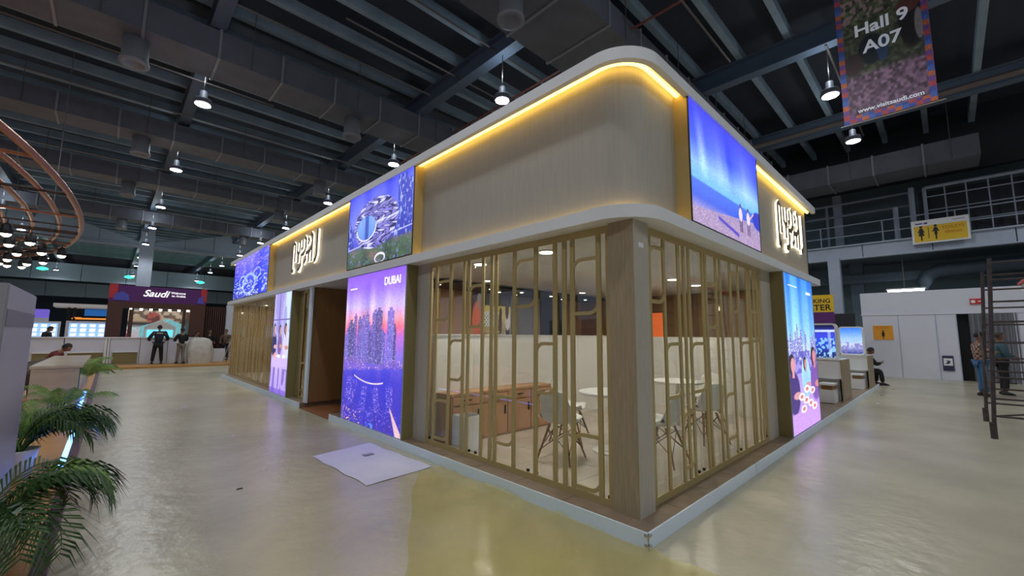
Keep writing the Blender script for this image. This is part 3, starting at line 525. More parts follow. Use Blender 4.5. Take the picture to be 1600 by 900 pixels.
t = thing('mounted_screen', 'bright orange wall display seen through the right glazing', 'screen'); B(6.7, 6.76, 3.12, 3.52, 1.3, 2.15).build('case', 'black', t); mat('orange_on', (240, 120, 40), .5, emit=(230, 100, 50), estr=.8); B(6.69, 6.7, 3.14, 3.5, 1.32, 2.13).build('display', 'orange_on', t)
# shell chairs, tables, bin
mat('chair_wood', (150, 110, 76), .5); mat('wire', (40, 38, 36), .4, .6)
def shell_chair():
    t = thing('shell_chair', '', 'chair', group='white shell chairs in the meeting room'); nu, nv = 12, 16; mb = MB()
    for j in range(nv+1):
        s = j/nv
        for i in range(nu+1):
            a = i/nu*2-1; wd = .225*(1-.25*max(0, s-.55)/.45)*(1-.5*max(0, .08-s)/.08)
            if s < .55: x = .2-.36*(s/.55); z = .43-.03*math.sin(s/.55*math.pi); lift = .07*a**4
            else: q = (s-.55)/.45; x = -.16-.1*q; z = .43+.37*q; lift = 0; x += .07*a*a*(1-q*.3)
            if .4 < s < .7: lift += .05*a*a*(1-abs(s-.55)/.15)
            if s > .85: z -= .06*a**4
            mb.v.append((x, a*wd, z+lift))
    n = nu+1; mb.f = [(j*n+i, j*n+i+1, (j+1)*n+i+1, (j+1)*n+i) for j in range(nv) for i in range(nu)]
    o = mb.build('shell', 'gloss_white', t, True); sm = o.modifiers.new('s', 'SOLIDIFY'); sm.thickness = .012
    for sx in (-1, 1):
        for sy in (-1, 1): MB().tube([(.1*sx, .1*sy, .4), (.23*sx, .21*sy, 0)], [.016, .011], 8).build('leg', 'chair_wood', t)
    for a, b in (((.12, .12, .36), (.2, -.19, .12)), ((.12, -.12, .36), (.2, .19, .12)), ((-.12, .12, .36), (-.2, -.19, .12)), ((-.12, -.12, .36), (-.2, .19, .12)), ((.12, .12, .36), (-.2, .19, .12)), ((-.12, .12, .36), (.2, .19, .12)), ((.12, -.12, .36), (-.2, -.19, .12)), ((-.12, -.12, .36), (.2, -.19, .12))): MB().tube([a, b], .005, 5).build('wire_brace', 'wire', t)
    return t
sc = shell_chair(); first = True
for x, y, a, lab in ((.95, 1.6, 15, 'white shell chair nearest the left glazing'), (1.75, 2.1, -70, 'white shell chair on the partition side of the nearer round table'), (1.75, .75, 90, 'white shell chair between the nearer table and right glazing'), (2.5, 1.5, 180, 'white shell chair on the far side of the nearer table'), (3.1, .8, 60, 'white shell chair before the further table near the right glazing'), (3.7, 2.2, -90, 'white shell chair behind the further round table'), (4.4, 1.3, 170, 'white shell chair furthest right in the meeting room')):
    c = sc if first else copy_tree(sc); first = False; c.location = (x, y, D+.006); c.rotation_euler = (0, 0, math.radians(a)); c['label'] = lab
for x, y, lab in ((1.72, 1.42, 'round white meeting table nearest the corner column'), (3.7, 1.45, 'round white meeting table further right')):
    t = thing('round_table', lab, 'table', (x, y, D+.001), 0, 'round meeting tables'); MB().lathe([(.38, .7), (.4, .715), (.4, .73), (.38, .735)], (0, 0, 0), 32).build('tabletop', 'white', t); MB().lathe([(.035, .02), (.03, .7)], (0, 0, 0), 12).build('pedestal', 'white', t); MB().lathe([(.24, 0), (.24, .012), (.05, .03)], (0, 0, 0), 24).build('base', 'white', t)
bn = thing('waste_bin', 'square white waste bin inside the left glazing', 'bin', (.42, 2.72, D+.001), 0)
for a in ((-.13, .13, -.13, -.122), (-.13, .13, .122, .13), (-.13, -.122, -.122, .122), (.122, .13, -.122, .122)): B(*a, 0, .42).build('side', 'white', bn)
B(-.122, .122, -.122, .122, 0, .01).build('bottom', 'white', bn); B(-.1, .1, -.1, .1, .2, .36).build('liner', 'black', bn)
# ------------------------------------------------------------------ things on the floor
pm = MB(); P4 = [Vector(p) for p in ((-.99, 4.07), (-.16, 4.22), (-.09, 2.7), (-.93, 2.62))]
for j in range(13):
    for i in range(13):
        u, v = i/12, j/12; q = (P4[0]*(1-u)+P4[1]*u)*(1-v) + (P4[3]*(1-u)+P4[2]*u)*v; pm.v.append((q.x+.012*math.sin(v*17)*(1 if i in (0, 12) else 0), q.y, .005+.008*abs(math.sin(u*5+v*3))*((u-.5)**2+(v-.5)**2)))
pm.f = [(j*13+i, j*13+i+1, (j+1)*13+i+1, (j+1)*13+i) for j in range(12) for i in range(12)]
tag(pm.build('paper_sheet', 'paper', None, True), 'large lavender white paper sheet lying on the floor by the skirting', 'sheet')
tag(B(-.5, -.37, 3.62, 3.7, .012, .016).build('tape_scrap', 'grey'), 'small grey tape scrap on the paper sheet', 'scrap')
FILM_A, FILM_B = -2.85, -.3
fm = MB(); nx, ny = 26, 60; rr = np.random.default_rng(2)
for j in range(ny+1):
    v = j/ny; y = -1.05+v*3.7
    for i in range(nx+1):
        u = i/nx; xr = -.012 if y > -.01 else -.014; xl = FILM_A+(FILM_B-FILM_A)*v-.03*math.sin(v*9)-.012*math.sin(v*31)
        x = xl+(xr-xl)*u; w = .012*(vnoise(np.array(u), np.array(v), 9, 22, 4)-.3)+.05*max(0, u-.9)*10*max(0, float(vnoise(np.array(u), np.array(v), 3, 26, 6))-.35)
        fm.v.append((x, y, max(.003, float(w)+.003)))
fm.f = [(j*(nx+1)+i, j*(nx+1)+i+1, (j+1)*(nx+1)+i+1, (j+1)*(nx+1)+i) for j in range(ny) for i in range(nx)]
tag(fm.build('plastic_film', 'film', None, True), 'crumpled yellowish clear plastic film on the floor along the skirting', 'plastic film')
for k, (x, y, s) in enumerate(((-1.9, 3.4, .03), (-1.5, 6.0, .03), (12.4, -.25, .06), (10.4, -.35, .05), (14.6, -.35, .07), (-1.7, 9.6, .05))): tag(MB().prism([(x-s, y-s*.4), (x+s*.8, y-s*.6), (x+s, y+s*.4), (x-s*.5, y+s*.5)], 2, .001, .006).build('litter_scrap', 'paper' if k % 2 else 'dark'), ['dark speck of litter on the floor near the green palms', 'pale paper scrap on the aisle floor', 'dark leaf shaped scrap by the right skirting', 'pale scrap on the floor beside the right skirting', 'dark cable scrap near the seated man', 'pale flattened scrap far down the left aisle'][k], 'litter')
# ------------------------------------------------------------------ display units right of booth
def pod(label, x, y0, y1, fn):
    t = thing('display_unit', label, 'display unit', (x, 0, D), 0, 'white display units on the platform'); c = (y0+y1)/2; w = y1-y0
    def rr_(w, h, r, n=5): return [(sx*(w/2-r)+r*math.cos(a), sz*(h/2-r)+r*math.sin(a)) for sx, sz, a0 in ((1, 1, 0), (-1, 1, 90), (-1, -1, 180), (1, -1, 270)) for a in [math.radians(a0+90*k/n) for k in range(n+1)]]
    o = rr_(w, .85, .09); inn = rr_(w-.08, .77, .06); n = len(o); mb = MB(); zc = 1.36
    for d, P in ((0, o), (.22, o), (0, inn), (.22, inn)): mb.v += [(d, c+p[0], zc+p[1]) for p in P]
    for k in range(n): q = (k+1) % n; mb.f += [(k, q, n+q, n+k), (2*n+k, 2*n+q, 3*n+q, 3*n+k), (k, q, 2*n+q, 2*n+k), (n+k, n+q, 3*n+q, 3*n+k)]
    mb.build('screen_frame', 'gloss_white', t); print_grid('display', FX(.05, c, zc), w-.08, .77, 40, 44, fn, 'backlit', t); B(.06, .2, y0+.04, y1-.04, zc-.38, zc+.38).build('screen_back', 'white', t)
    B(-.25, .75, y0-.06, y1, .5, .93).build('desk_body', 'white', t); B(-.28, .78, y0-.09, y0-.06, 0, .93).build('side_panel', 'oak', t); B(-.27, .77, y0-.085, y1, .93, .945).build('desk_top', 'gloss_white', t)
    B(-.7, -.2, y0+.02, y0+.3, .0, .28).build('stool_cabinet', 'white', t); B(-.7, -.2, y0+.02, y0+.3, .38, .42).build('stool_top', 'white', t); B(-.66, -.24, y0+.06, y0+.26, .28, .38).build('shelf_opening', 'oak_dark', t); B(-.1, .6, y0, y1, 0, .5).build('plinth', 'white', t)
pod('white display unit with dark blue fountain screen nearer the booth', 9.4, .18, .72, fountain); pod('white display unit with pale sea screen beside the seated man', 13.2, .1, .7, wave)
# ------------------------------------------------------------------ right background
pt = thing('white_partition', 'long white panel partition with a doorway below the mezzanine', 'partition', (20.1, 0, 0))
ed = [.85, -.28, -1.35, -1.9]
for a, b in zip(ed[:-1], ed[1:]): B(0, .08, b+.015, a-.015, 0, 2.52).build('panel', 'partition', pt); B(-.01, .09, b-.015, b+.015, 0, 2.52).build('mullion', 'steel', pt)
B(0, .08, -7, .85, 2.55, 3.45).build('fascia_board', 'partition', pt); B(-.02, .1, -7, .87, 2.5, 2.55).build('rail', 'partition', pt); B(0, .08, -7, -3.2, 0, 2.5).build('panel', 'partition', pt); B(.4, .45, -3.3, -1.8, 0, 2.5).build('dark_doorway', 'black', pt)
cu = MB(); 
for k in range(61): y = -2.22-1.15*k/60; cu.v += [(.02+.05*math.sin(k*.9), y, .03), (.02+.04*math.sin(k*.9), y, 2.5)]
cu.f = [(2*k, 2*k+1, 2*k+3, 2*k+2) for k in range(60)]; c_ = cu.build('door_curtain', 'curtain'); c_.location = (20.05, 0, 0); tag(c_, 'grey pleated curtain hanging across the partition doorway', 'curtain')
def figure(parent, F, s, skirt, m='ink'):
    q = [(-.05, .3), (.05, .3), (.14, .05), (.1, .03), (.06, .12), (.06 if not skirt else .12, -.14), (.03, -.14), (.03, -.4), (-.03, -.4), (-.03, -.14), (-.06 if not skirt else -.12, -.14), (-.06, .12), (-.1, .03), (-.14, .05)]
    o = MB().prism([(a*s, b*s) for a, b in q], 2, 0, .004).build('pictogram', m, parent); o.matrix_local = F; o2 = MB().lathe([(.065*s, 0), (.065*s, .004)], (0, .38*s, 0), 14).build('pictogram_head', m, parent); o2.matrix_local = F
sg = thing('toilet_sign', 'white and yellow hanging sign with two figures on the mezzanine beam', 'sign'); B(20.7, 20.8, -2.55, -.92, 5.42, 6.38).build('board', 'white', sg); B(20.69, 20.7, -2.48, -.99, 5.48, 6.14).build('yellow_face', 'yellow', sg)
figure(sg, FX(20.688, -1.2, 5.83), .72, True); figure(sg, FX(20.688, -1.62, 5.83), .72, False); B(20.684, 20.69, -1.42, -1.4, 5.6, 6.06).build('divider', 'ink', sg)
mat('brown_ink', (190, 90, 30), .6); text('lettering', 'TOILETS', .17, MATS['brown_ink'], sg, FX(20.688, -2.1, 5.98), .002); text('lettering', 'शौचालय', .15, MATS['brown_ink'], sg, FX(20.688, -2.1, 5.78), .002); mat('violet_ink', (80, 60, 150), .6); B(20.696, 20.7, -1.26, -1.04, 6.22, 6.27).build('header_mark', 'violet_ink', sg); B(20.696, 20.7, -1.4, -1.3, 6.21, 6.28).build('header_mark', 'violet_ink', sg); B(20.696, 20.7, -2.45, -2.1, 6.26, 6.28).build('header_mark', 'violet_ink', sg)
s2 = thing('toilet_notice', 'orange toilet notice with a black figure on the white partition', 'sign'); B(20.08, 20.1, -.1, .52, 1.5, 2.08).build('board', 'orange', s2); figure(s2, FX(20.078, .21, 1.7), .42, True); text('lettering', 'TOILET', .13, MATS['brown_ink'], s2, FX(20.078, .21, 1.99), .002)
s3 = thing('floor_notice', 'dark blue notice board low on the white partition', 'sign'); mat('navy', (52, 52, 84), .5); B(20.06, 20.09, -1.72, -1.42, .35, .92).build('board', 'navy', s3); B(20.05, 20.06, -1.69, -1.45, .55, .82).build('picture', 'white', s3); MB().prism([(-1.48, .6), (-1.56, .7), (-1.5, .76), (-1.64, .72), (-1.6, .62)], 0, 20.045, 20.05).build('symbol', 'navy', s3)
s4 = thing('red_notice', 'small red notice on the fascia above the curtain', 'sign'); B(20.06, 20.1, -2.66, -2.3, 2.84, 3.05).build('board', 'red', s4); o = MB().lathe([(.06, 0), (.06, .004)], (0, 0, 0), 14).build('symbol', 'white', s4); o.matrix_local = FX(20.058, -2.38, 2.94); B(20.054, 20.058, -2.63, -2.5, 2.93, 2.96).build('lettering_bar', 'white', s4)
s5 = thing('drinking_water_sign', 'yellow and purple drinking water banner behind the booth end', 'sign'); B(17, 17.05, 1.32, 2.6, 2.55, 3.22).build('yellow_panel', 'yellow', s5); B(17, 17.05, 1.32, 2.6, 0, 2.55).build('purple_panel', 'purple', s5)
text('lettering', 'DRINKING', .23, MATS['ink'], s5, FX(16.998, 1.96, 2.98), .002, bold=.004); text('lettering', 'WATER', .32, MATS['ink'], s5, FX(16.998, 1.95, 2.72), .002, bold=.006)
dv = tag(B(18.6, 18.7, .9, 3.2, 0, 2.55).build('dark_divider', 'dark'), 'dark wooden divider behind the display units', 'divider')
tb = thing('tube_light', 'glowing white tube light above the white partition', 'lamp', (21.6, 0, 3.6)); mat('tube_on', (255, 255, 255), .5, emit=(240, 250, 255), estr=9); MB().tube([(0, .05, 0), (0, -1.1, 0)], .06, 8).build('tube', 'tube_on', tb); B(-.06, .06, -1.15, .1, .06, .12).build('fitting', 'white', tb); MB().tube([(0, -.5, .12), (0, -.5, 1.58)], .02, 5).build('rod', 'pipe', tb)
hb = thing('hanging_banner', 'hanging hall banner with blossom picture and chequered coloured border', 'banner', (8, 0, 0)); BW = 1.41; BZ = 6.05; BH = 3.6
print_grid('print', FX(0, -1.145, BZ+BH/2), BW, BH, 120, 300, lambda u, v: blossom(u, v), 'printed', hb); B(.004, .012, -1.85, -.44, BZ, BZ+BH).build('cloth', 'dark', hb)
MB().tube([(0, -.38, BZ), (0, -1.95, BZ)], .018, 8).build('bottom_rod', 'chrome', hb); MB().tube([(0, -.38, BZ+BH), (0, -1.95, BZ+BH)], .018, 8).build('top_rod', 'chrome', hb)
mat('banner_white', (236, 240, 250), .6, emit=(236, 240, 250), estr=.12); text('lettering', 'Hall 9', .36, MATS['banner_white'], hb, FX(-.004, -1.15, BZ+2.0), .002, bold=.008); text('lettering', 'A07', .36, MATS['banner_white'], hb, FX(-.004, -1.15, BZ+1.58), .002, bold=.008); text('lettering', 'www.visitsaudi.com', .125, MATS['banner_white'], hb, FX(-.004, -1.18, BZ+.24), .002, bold=.003)
for y in (-.5, -1.8): MB().tube([(0, y, BZ+BH), (0, y, 9.95)], .008, 5).build('cord', 'pipe', hb)
sf = thing('scaffold_tower', 'rusty steel scaffold tower with ladder rungs at the right edge', 'scaffold', (0, 0, 0))
for x in (7.2, 9.2):
    for y in (-2.02, -3.35):
        MB().tube([(x, y, .02), (x, y-.17, 2.85)], .026, 8).build('upright', 'rust', sf); MB().tube([(x, y, 0), (x, y, .25)], .04, 8).build('leg_foot', 'rust', sf)
    for z in (.35, .62, .95, 1.2, 1.5, 1.83, 2.15, 2.5, 2.78): MB().tube([(x, -2.02-.06*z, z), (x, -3.35-.06*z, z)], .017, 6).build('rung', 'rust', sf)
for y in (-2.02, -3.35):
    for a, b in ((.5, 1.7), (1.7, .5)): MB().tube([(7.2, y-.03, a), (9.2, y-.03, b)], .014, 6).build('cross_brace', 'rust', sf)
MB().tube([(7.2, -2.05, .35), (9.2, -3.3, .35)], .014, 6).build('floor_brace', 'rust', sf)
kb = thing('red_roofed_kiosk', 'white kiosk frame with red edged roof at the right border', 'kiosk'); MB().prism([(-3.05, 3.0), (-5, 3.9), (-5, 3.3), (-3.35, 2.85), (-3.05, 2.75)], 0, 12, 14).build('roof', 'white', kb); MB().prism([(-3.0, 3.02), (-5, 3.95), (-5, 3.88), (-3.0, 2.95)], 0, 11.9, 14.1).build('roof_trim', 'red', kb)
MB().tube([(12.1, -3.2, 0), (12.1, -3.2, 2.9)], .05, 8).build('post', 'white', kb); MB().tube([(13.9, -3.2, 0), (13.9, -3.2, 2.9)], .05, 8).build('post', 'white', kb); MB().lathe([(.03, 0), (.09, .06), (.06, .14)], (12.0, -3.25, 2.45), 12).build('lamp', 'down_on', kb)
# ------------------------------------------------------------------ neighbouring stand on the left
ns = thing('neighbour_platform', 'raised wooden platform of the neighbouring stand with purple edge', 'platform'); B(-16, -3.2, -3, 20.5, 0, .07).build('base', 'dark', ns)
for k in range(20):
    B(-3.2-.32*(k+1)+.002, -3.2-.32*k-.002, -3, 20.5, .07, .082).build('plank', 'wood_floor', ns)
mat('purple_trim', (120, 84, 110), .25, .3); B(-3.2, -3.12, -3, 20.5, 0, .0865).build('edge_trim', 'purple_trim', ns); B(-3.255, -3.205, 4.6, 8.8, .0825, .086).build('led_strip', 'blue_led', ns)
gb = thing('grey_totem', 'tall grey panel box cut by the left edge of the picture', 'totem', (-4.2, 2.9, .0865)); B(0, .7, 0, 1.5, .05, 1.8).build('body', 'grey', gb, bevel=.01); B(.03, .67, .03, 1.47, 0, .05).build('plinth', 'black', gb); mat('grey_band', (110, 108, 120), .5); B(.7, .704, .02, 1.48, 1.5, 1.62).build('band', 'grey_band', gb)
mc = thing('marble_counter', 'marble clad reception counter with glowing side beside the palms', 'counter', (-3.85, 8.85, .0865)); B(0, .56, 0, 4.3, 0, .85).build('body', 'marble', mc); B(-.02, .6, -.02, 4.34, .85, .89).build('top', 'marble', mc); mat('mirror', (150, 180, 230), .08, .9)
for k in range(4): B(.56, .575, .05+1.06*k, 1.08+1.06*k, .02, .83).build('mirror_panel', 'mirror', mc)
B(.56, .6, 0, 4.3, .0, .02).build('led_strip', 'blue_led', mc)
def armchair(x, y, a, lab):
    t = thing('lounge_chair', lab, 'chair', (x, y, .0865), math.radians(a), 'grey lounge chairs'); nu = 16; mb = MB()
    for j in range(4):
        for i in range(nu+1):
            th = math.radians(-125+250*i/nu); r = (.3, .33, .36, .37)[j]; hz = .36+(.0, .14, .28, .3+.12*math.cos(th))[j]; mb.v.append((-r*math.cos(th), r*math.sin(th), hz))
    mb.f = [(j*(nu+1)+i, j*(nu+1)+i+1, (j+1)*(nu+1)+i+1, (j+1)*(nu+1)+i) for j in range(3) for i in range(nu)]; o = mb.build('backrest', 'cloth_grey', t, True); s = o.modifiers.new('s', 'SOLIDIFY'); s.thickness = .05
    MB().lathe([(.28, .34), (.31, .38), (.31, .43), (.27, .46)], (0.02, 0, 0), 20).build('seat', 'cloth_grey', t, True)
    for sx in (-1, 1):
        for sy in (-1, 1): MB().tube([(.17*sx, .17*sy, .36), (.22*sx, .22*sy, 0)], [.018, .01], 8).build('leg', 'dark_wood', t)
armchair(-4.3, 10.6, 200, 'grey lounge chair nearest the marble counter'); armchair(-4.3, 12.9, 160, 'grey lounge chair behind the nearer one'); armchair(-4.15, 14.75, 120, 'grey lounge chair beyond the marble counter')
rg = thing('oval_light_frame', 'oval copper overhead frame with rings hanging over the neighbouring stand', 'light frame', (-7.05, 11, 4))
def oval(k, z, r): return MB().tube([(3.42*k*math.cos(t), 9.6*k*math.sin(t), z) for t in [2*math.pi*i/96 for i in range(97)]], r, 8, False)
for k in (1, .9, .78, .66): oval(k, 0, .05 if k == 1 else .04).build('ring', 'copper', rg, True)
for y in (-8, -6, -4, -2, 0, 2, 4, 6, 8): 
    w = 3.4*math.sqrt(1-(y/9.6)**2); MB().tube([(-w, y, -.03), (w, y, -.03)], .025, 6).build('cross_bar', 'copper' if y % 4 == 0 else 'rust', rg)
for a, b in ((2.6, -5), (2.6, 5), (-2.6, -5), (-2.6, 5)): MB().tube([(a, b, 0), (a, b, 5.9)], .012, 5).build('hanger_cable', 'pipe', rg)
for k, (x, y) in enumerate(((-4.75, 12.2), (-4.5, 13.2), (-4.9, 13.9), (-4.45, 14.9), (-4.1, 15.1), (-4.95, 15.6), (-5.3, 17.2), (-5.0, 18.0), (-4.6, 17.2), (-5.6, 18.4), (-5.2, 19), (-5.5, 18.9), (-5.45, 16.3), (-5.2, 13.3))):
    t = thing('pendant_lamp', ('small lit pendant lamp under the oval copper frame, %s counted from the viewer' % (rown+['twelfth', 'thirteenth', 'fourteenth'])[k]), 'lamp', (x, y, 3.62), 0, 'pendants under the oval frame'); MB().lathe([(.09, 0), (.1, .05), (.08, .2), (.03, .24)], (0, 0, 0), 14).build('shade', 'black', t, True); MB().lathe([(.02, -.06), (.06, -.04), (.085, .0), (.08, .02)], (0, 0, 0), 14).build('bulb', 'spot_on', t, True); MB().tube([(0, 0, .24), (0, 0, .33)], .008, 5).build('cord', 'black', t); MB().tube([(-3.4*math.sqrt(1-((y-11)/9.6)**2), y-11, -.03), (3.4*math.sqrt(1-((y-11)/9.6)**2), y-11, -.03)], .02, 6).build('cross_bar', 'rust', rg)
def palm(x, y, z, H, n, spread, lab, seed, m='leaf', potr=.16, bias=0., pot=True, avoid=()):
    t = thing('potted_palm', lab, 'plant', (x, y, z), 0, 'potted palms'); r = random.Random(seed)
    if pot: MB().lathe([(potr*.75, 0), (potr, .26), (potr*1.06, .28), (potr*.92, .28), (potr*.9, .24)], (0, 0, 0), 20).build('pot', 'pot', t, True)
    for k in range(n):
        a = 2*math.pi*k/n + r.uniform(-.3, .3) if not bias else r.gauss(0, bias)
        if any(abs((math.degrees(a)-c0+180) % 360-180) < hw0 for c0, hw0 in avoid): a += math.radians(110)*(1 if k % 2 else -1)
        if any(abs((math.degrees(a)-c0+180) % 360-180) < hw0 for c0, hw0 in avoid): continue
        L = H*r.uniform(.75, 1.1); el = math.radians(r.uniform(48, 84)); pts = []; p = Vector((r.uniform(-.04, .04), r.uniform(-.04, .04), .2)); d = el
        for i in range(15):
            pts.append(p.copy()); st = L/14; p = p + Vector((math.cos(a)*math.cos(d), math.sin(a)*math.cos(d), math.sin(d)))*st*(1 if i > 2 else 1.1); d -= spread*(.03+.012*i)
        mb = MB(); mb.tube(pts, [.009*(1-i/16) for i in range(15)], 5)
        for i in range(4, 15):
            tg = (pts[min(i+1, 14)]-pts[i-1]).normalized(); sd = tg.cross(Vector((0, 0, 1))).normalized(); lw = .013*H; ll = .34*H*math.sin(math.pi*(i-2.6)/13.2)+.05
            for sgn in (-1, 1):
                for sub in (0, .5):
                    b = pts[i]+(pts[max(i-1, 0)]-pts[i])*sub; o = sd*sgn*.72+tg*.68; c1 = b+o*ll*.5+Vector((0, 0, .05*ll)); c2 = b+o*ll-Vector((0, 0, ll*.34)); wv = tg*lw
                    mb.quad(b-wv*.4, b+wv*.4, c1+wv, c1-wv); mb.quad(c1-wv, c1+wv, c2)
        mb.build('frond', m if r.random() < .7 else 'leaf_light', t)
palm(-3.55, 4.95, .0865, .84, 28, 1.5, 'dense green areca palm behind the grey totem', 3, avoid=((-115, 65),))
palm(-3.42, 2.45, .0865, .72, 20, 1.9, 'lowest palm in a white pot at the bottom left corner', 5, avoid=((125, 45),))
palm(-3.42, 7.8, .0865, .6, 10, .9, 'slender light green palm before the marble counter', 8, 'leaf_light', .12)
palm(-3.4, 13.6, .0865, .85, 12, .9, 'palm at the far end of the marble counter', 9, 'leaf_light', .14, avoid=((-110, 55), (120, 40)))
# ------------------------------------------------------------------ far stands behind the aisle
sp = thing('far_stand_platform', 'orange edged platform of the purple stand across the aisle', 'platform'); B(-12, 1.9, 22.5, 34, 0, .08).build('base', 'carpet_edge', sp)
sb = thing('purple_stand', 'dark wooden stand portal with a purple header sign', 'stand', (0, 0, .08)); B(-3.15, .65, 26, 26.5, 2.95, 3.75).build('header', 'purple', sb)
for a, b in ((-3.15, -2.85), (.4, .65)): MB().prism([(a, 3.1), (b, 3.1), (b, 3.78), (a, 3.78)], 1, 25.97, 26).build('header_emblem', 'red', sb)
mat('violet', (90, 90, 190), .5)
for a, b in ((-3.0, -2.4), (.25, .55)): MB().prism([(a, 3.02), (b, 3.0), (b-.05, 3.3), (a+.3, 3.45), (a+.05, 3.3)], 1, 25.95, 25.97).build('header_emblem', 'violet', sb)
text('lettering', 'Saudi', .46, MATS['print_white'], sb, FY(-1.45, 25.99, 3.4), .003, shear=.35, bold=.008); text('lettering', 'Welcome\n to Arabia', .15, MATS['print_white'], sb, FY(-.55, 25.99, 3.42), .003, bold=.003)
B(-3.15, .65, 26, 26.5, 2.65, 2.95).build('lintel', 'dark_wood', sb); B(-3.15, -2.6, 26, 27.5, 0, 2.65).build('pier', 'dark_wood', sb); B(.0, .65, 26, 27.5, 0, 2.65).build('pier', 'dark_wood', sb); B(-2.35, -2.2, 26.1, 26.3, 0, 2.65).build('post', 'dark_wood', sb); B(-.28, -.15, 26.1, 26.3, 0, 2.65).build('post', 'dark_wood', sb)
for k in range(7): MB().lathe([(.05, -.08), (.06, 0)], (-2.3+.37*k, 26.15, 2.64), 10).build('spot', 'spot_on', sb)
ps = thing('stand_picture_wall', 'large lit picture wall inside the purple stand', 'picture wall', (0, 0, .08)); B(-2.4, .1, 28, 28.1, 0, 2.6).build('case', 'dark', ps); print_grid('print', FY(-1.15, 27.99, 1.7), 2.4, 1.9, 60, 50, saudi, 'dim_backlit', ps)
ts = thing('turquoise_screen', 'turquoise glowing screen in a white house shaped frame', 'screen', (0, 0, .08)); mat('turq', (120, 226, 240), .4, emit=(110, 220, 240), estr=.9); MB().prism([(-1.7, 0), (-.45, 0), (-.45, 1.75), (-1.07, 2.15), (-1.7, 1.75)], 1, 26.9, 27.1).build('frame', 'white', ts); B(-1.6, -.55, 26.87, 26.9, .9, 1.6).build('display', 'turq', ts)
ctr = thing('long_white_counter', 'long white counter with panels before the purple stand', 'counter', (0, 0, .08))
for a, b in ((-5.4, -4.35), (-4.3, -3.0), (-2.9, -1.9), (-1.88, -.9), (-.88, .28)): B(a, b, 24.6, 25.2, 0, 1.2).build('body_panel', 'partition', ctr)
B(-5.42, .3, 24.55, 25.25, 1.2, 1.24).build('top', 'white', ctr); B(.3, 1.45, 24.6, 25.2, 0, .66).build('low_panel', 'partition', ctr)
for a, b in ((-5.2, -4.4), (-4.2, -3.1), (-2.8, -1.95)): B(a, b, 24.56, 24.6, .04, .55).build('recess', 'olive', ctr); B(a, b, 24.52, 24.6, .55, .6).build('ledge', 'white', ctr)
for x in (-3.05, -2.95): B(x-.03, x+.03, 24.3, 24.36, 0, 1.22).build('post', 'white', ctr)
sl = thing('slatted_wall', 'brown vertical slat wall beside the purple stand', 'wall panel', (.26, 1.1, .08)); B(.4, 1.4, 25.5, 25.55, 0, 2.9).build('backing', 'dark', sl)
for k in range(10): B(.42+.098*k, .475+.098*k, 25.42, 25.5, 0, 2.9).build('slat', 'dark_wood', sl)
tag(B(1.68, 2.0, 26.3, 26.6, 0, 3.1).build('white_end_wall', 'partition'), 'plain white end wall behind the step ladder', 'wall panel')
st = thing('step_ladder', 'light aluminium step ladder by the far booth corner', 'ladder', (1.15, 23.4, .092))
for y, s in ((0, -.2), (.0, .2)):
    for x in (-.18, .18): MB().tube([(x+.3, s*2.2, 0), (x+.62, 0, 1.75)], .018, 6).build('rail', 'chrome', st)
for k in range(5): f = (k+1)/6; MB().tube([(.12+.32*f, -.44*(1-f), 1.75*f), (.48+.32*f, -.44*(1-f), 1.75*f)], .018, 6).build('step', 'chrome', st)
bg = MB(); r_ = random.Random(4)
for j in range(7):
    for i in range(14): t_ = 2*math.pi*i/14; w = (.46, .5, .52, .5, .44, .3, .1)[j]*(1+r_.uniform(-.1, .1)); bg.v.append((0.3+w*math.copysign(abs(math.cos(t_))**.55, math.cos(t_))+r_.uniform(-.03, .03), 23.9+w*.7*math.copysign(abs(math.sin(t_))**.55, math.sin(t_)), (.08, .3, .6, .9, 1.12, 1.26, 1.32)[j]))
bg.f = [(j*14+i, j*14+(i+1) % 14, (j+1)*14+(i+1) % 14, (j+1)*14+i) for j in range(6) for i in range(14)] + [tuple(6*14+i for i in range(14))]; mat('sack', (206, 200, 190), .5, noise=.15, scale=5); tag(bg.build('wrapped_bundle', 'sack', None, True), 'pale plastic wrapped bundle beside the two standing men', 'bundle')
# further left stands
lc = thing('round_roof_stand', 'white flat canopy on two dark posts in the far left', 'stand', (0, 0, 0)); B(-5.45, -3.1, 34, 36, 3.0, 3.2).build('roof', 'white', lc); 
for x in (-4.85, -4.6): MB().tube([(x, 35, 0), (x, 35, 3)], .06, 8).build('post', 'dark', lc)
mat('blue', (40, 120, 210), .5, emit=(40, 120, 210), estr=.4); mat('org', (240, 160, 80), .5, emit=(240, 150, 60), estr=.7)
B(-4.2, -3.1, 35.5, 35.6, 2.55, 2.95).build('blue_sign', 'blue', lc); B(-4.7, -3.2, 35.0, 35.1, 2.3, 2.4).build('orange_emblem', 'org', lc); MB().lathe([(.16, 0), (.16, .05)], (-4.45, 35, 2.38), 14).build('orange_emblem', 'org', lc)
for i, (a, b, yy) in enumerate(((-4.75, -3.15, 34.8), (-7.0, -5.4, 38))):
    t = thing('screen_wall', ['white wall with rows of lit blue panels under the flat canopy', 'white wall with lit blue panels at the far left'][i], 'display wall'); B(a-.15, b+.1, yy, yy+.3, 0, 2.2).build('wall', 'partition', t); print_grid('display', FY((a+b)/2, yy-.01, 1.65), b-a, .85, 32, 20, screens, 'backlit', t)
t = thing('violet_stand', 'violet lit stand fascia at the far left', 'stand'); mat('viol', (130, 110, 220), .5, emit=(120, 100, 220), estr=.5); B(-8.2, -6.2, 42, 43, 2.5, 3.1).build('fascia', 'viol', t); B(-8.2, -6.2, 42, 43, 0, 2.5).build('wall', 'partition', t)
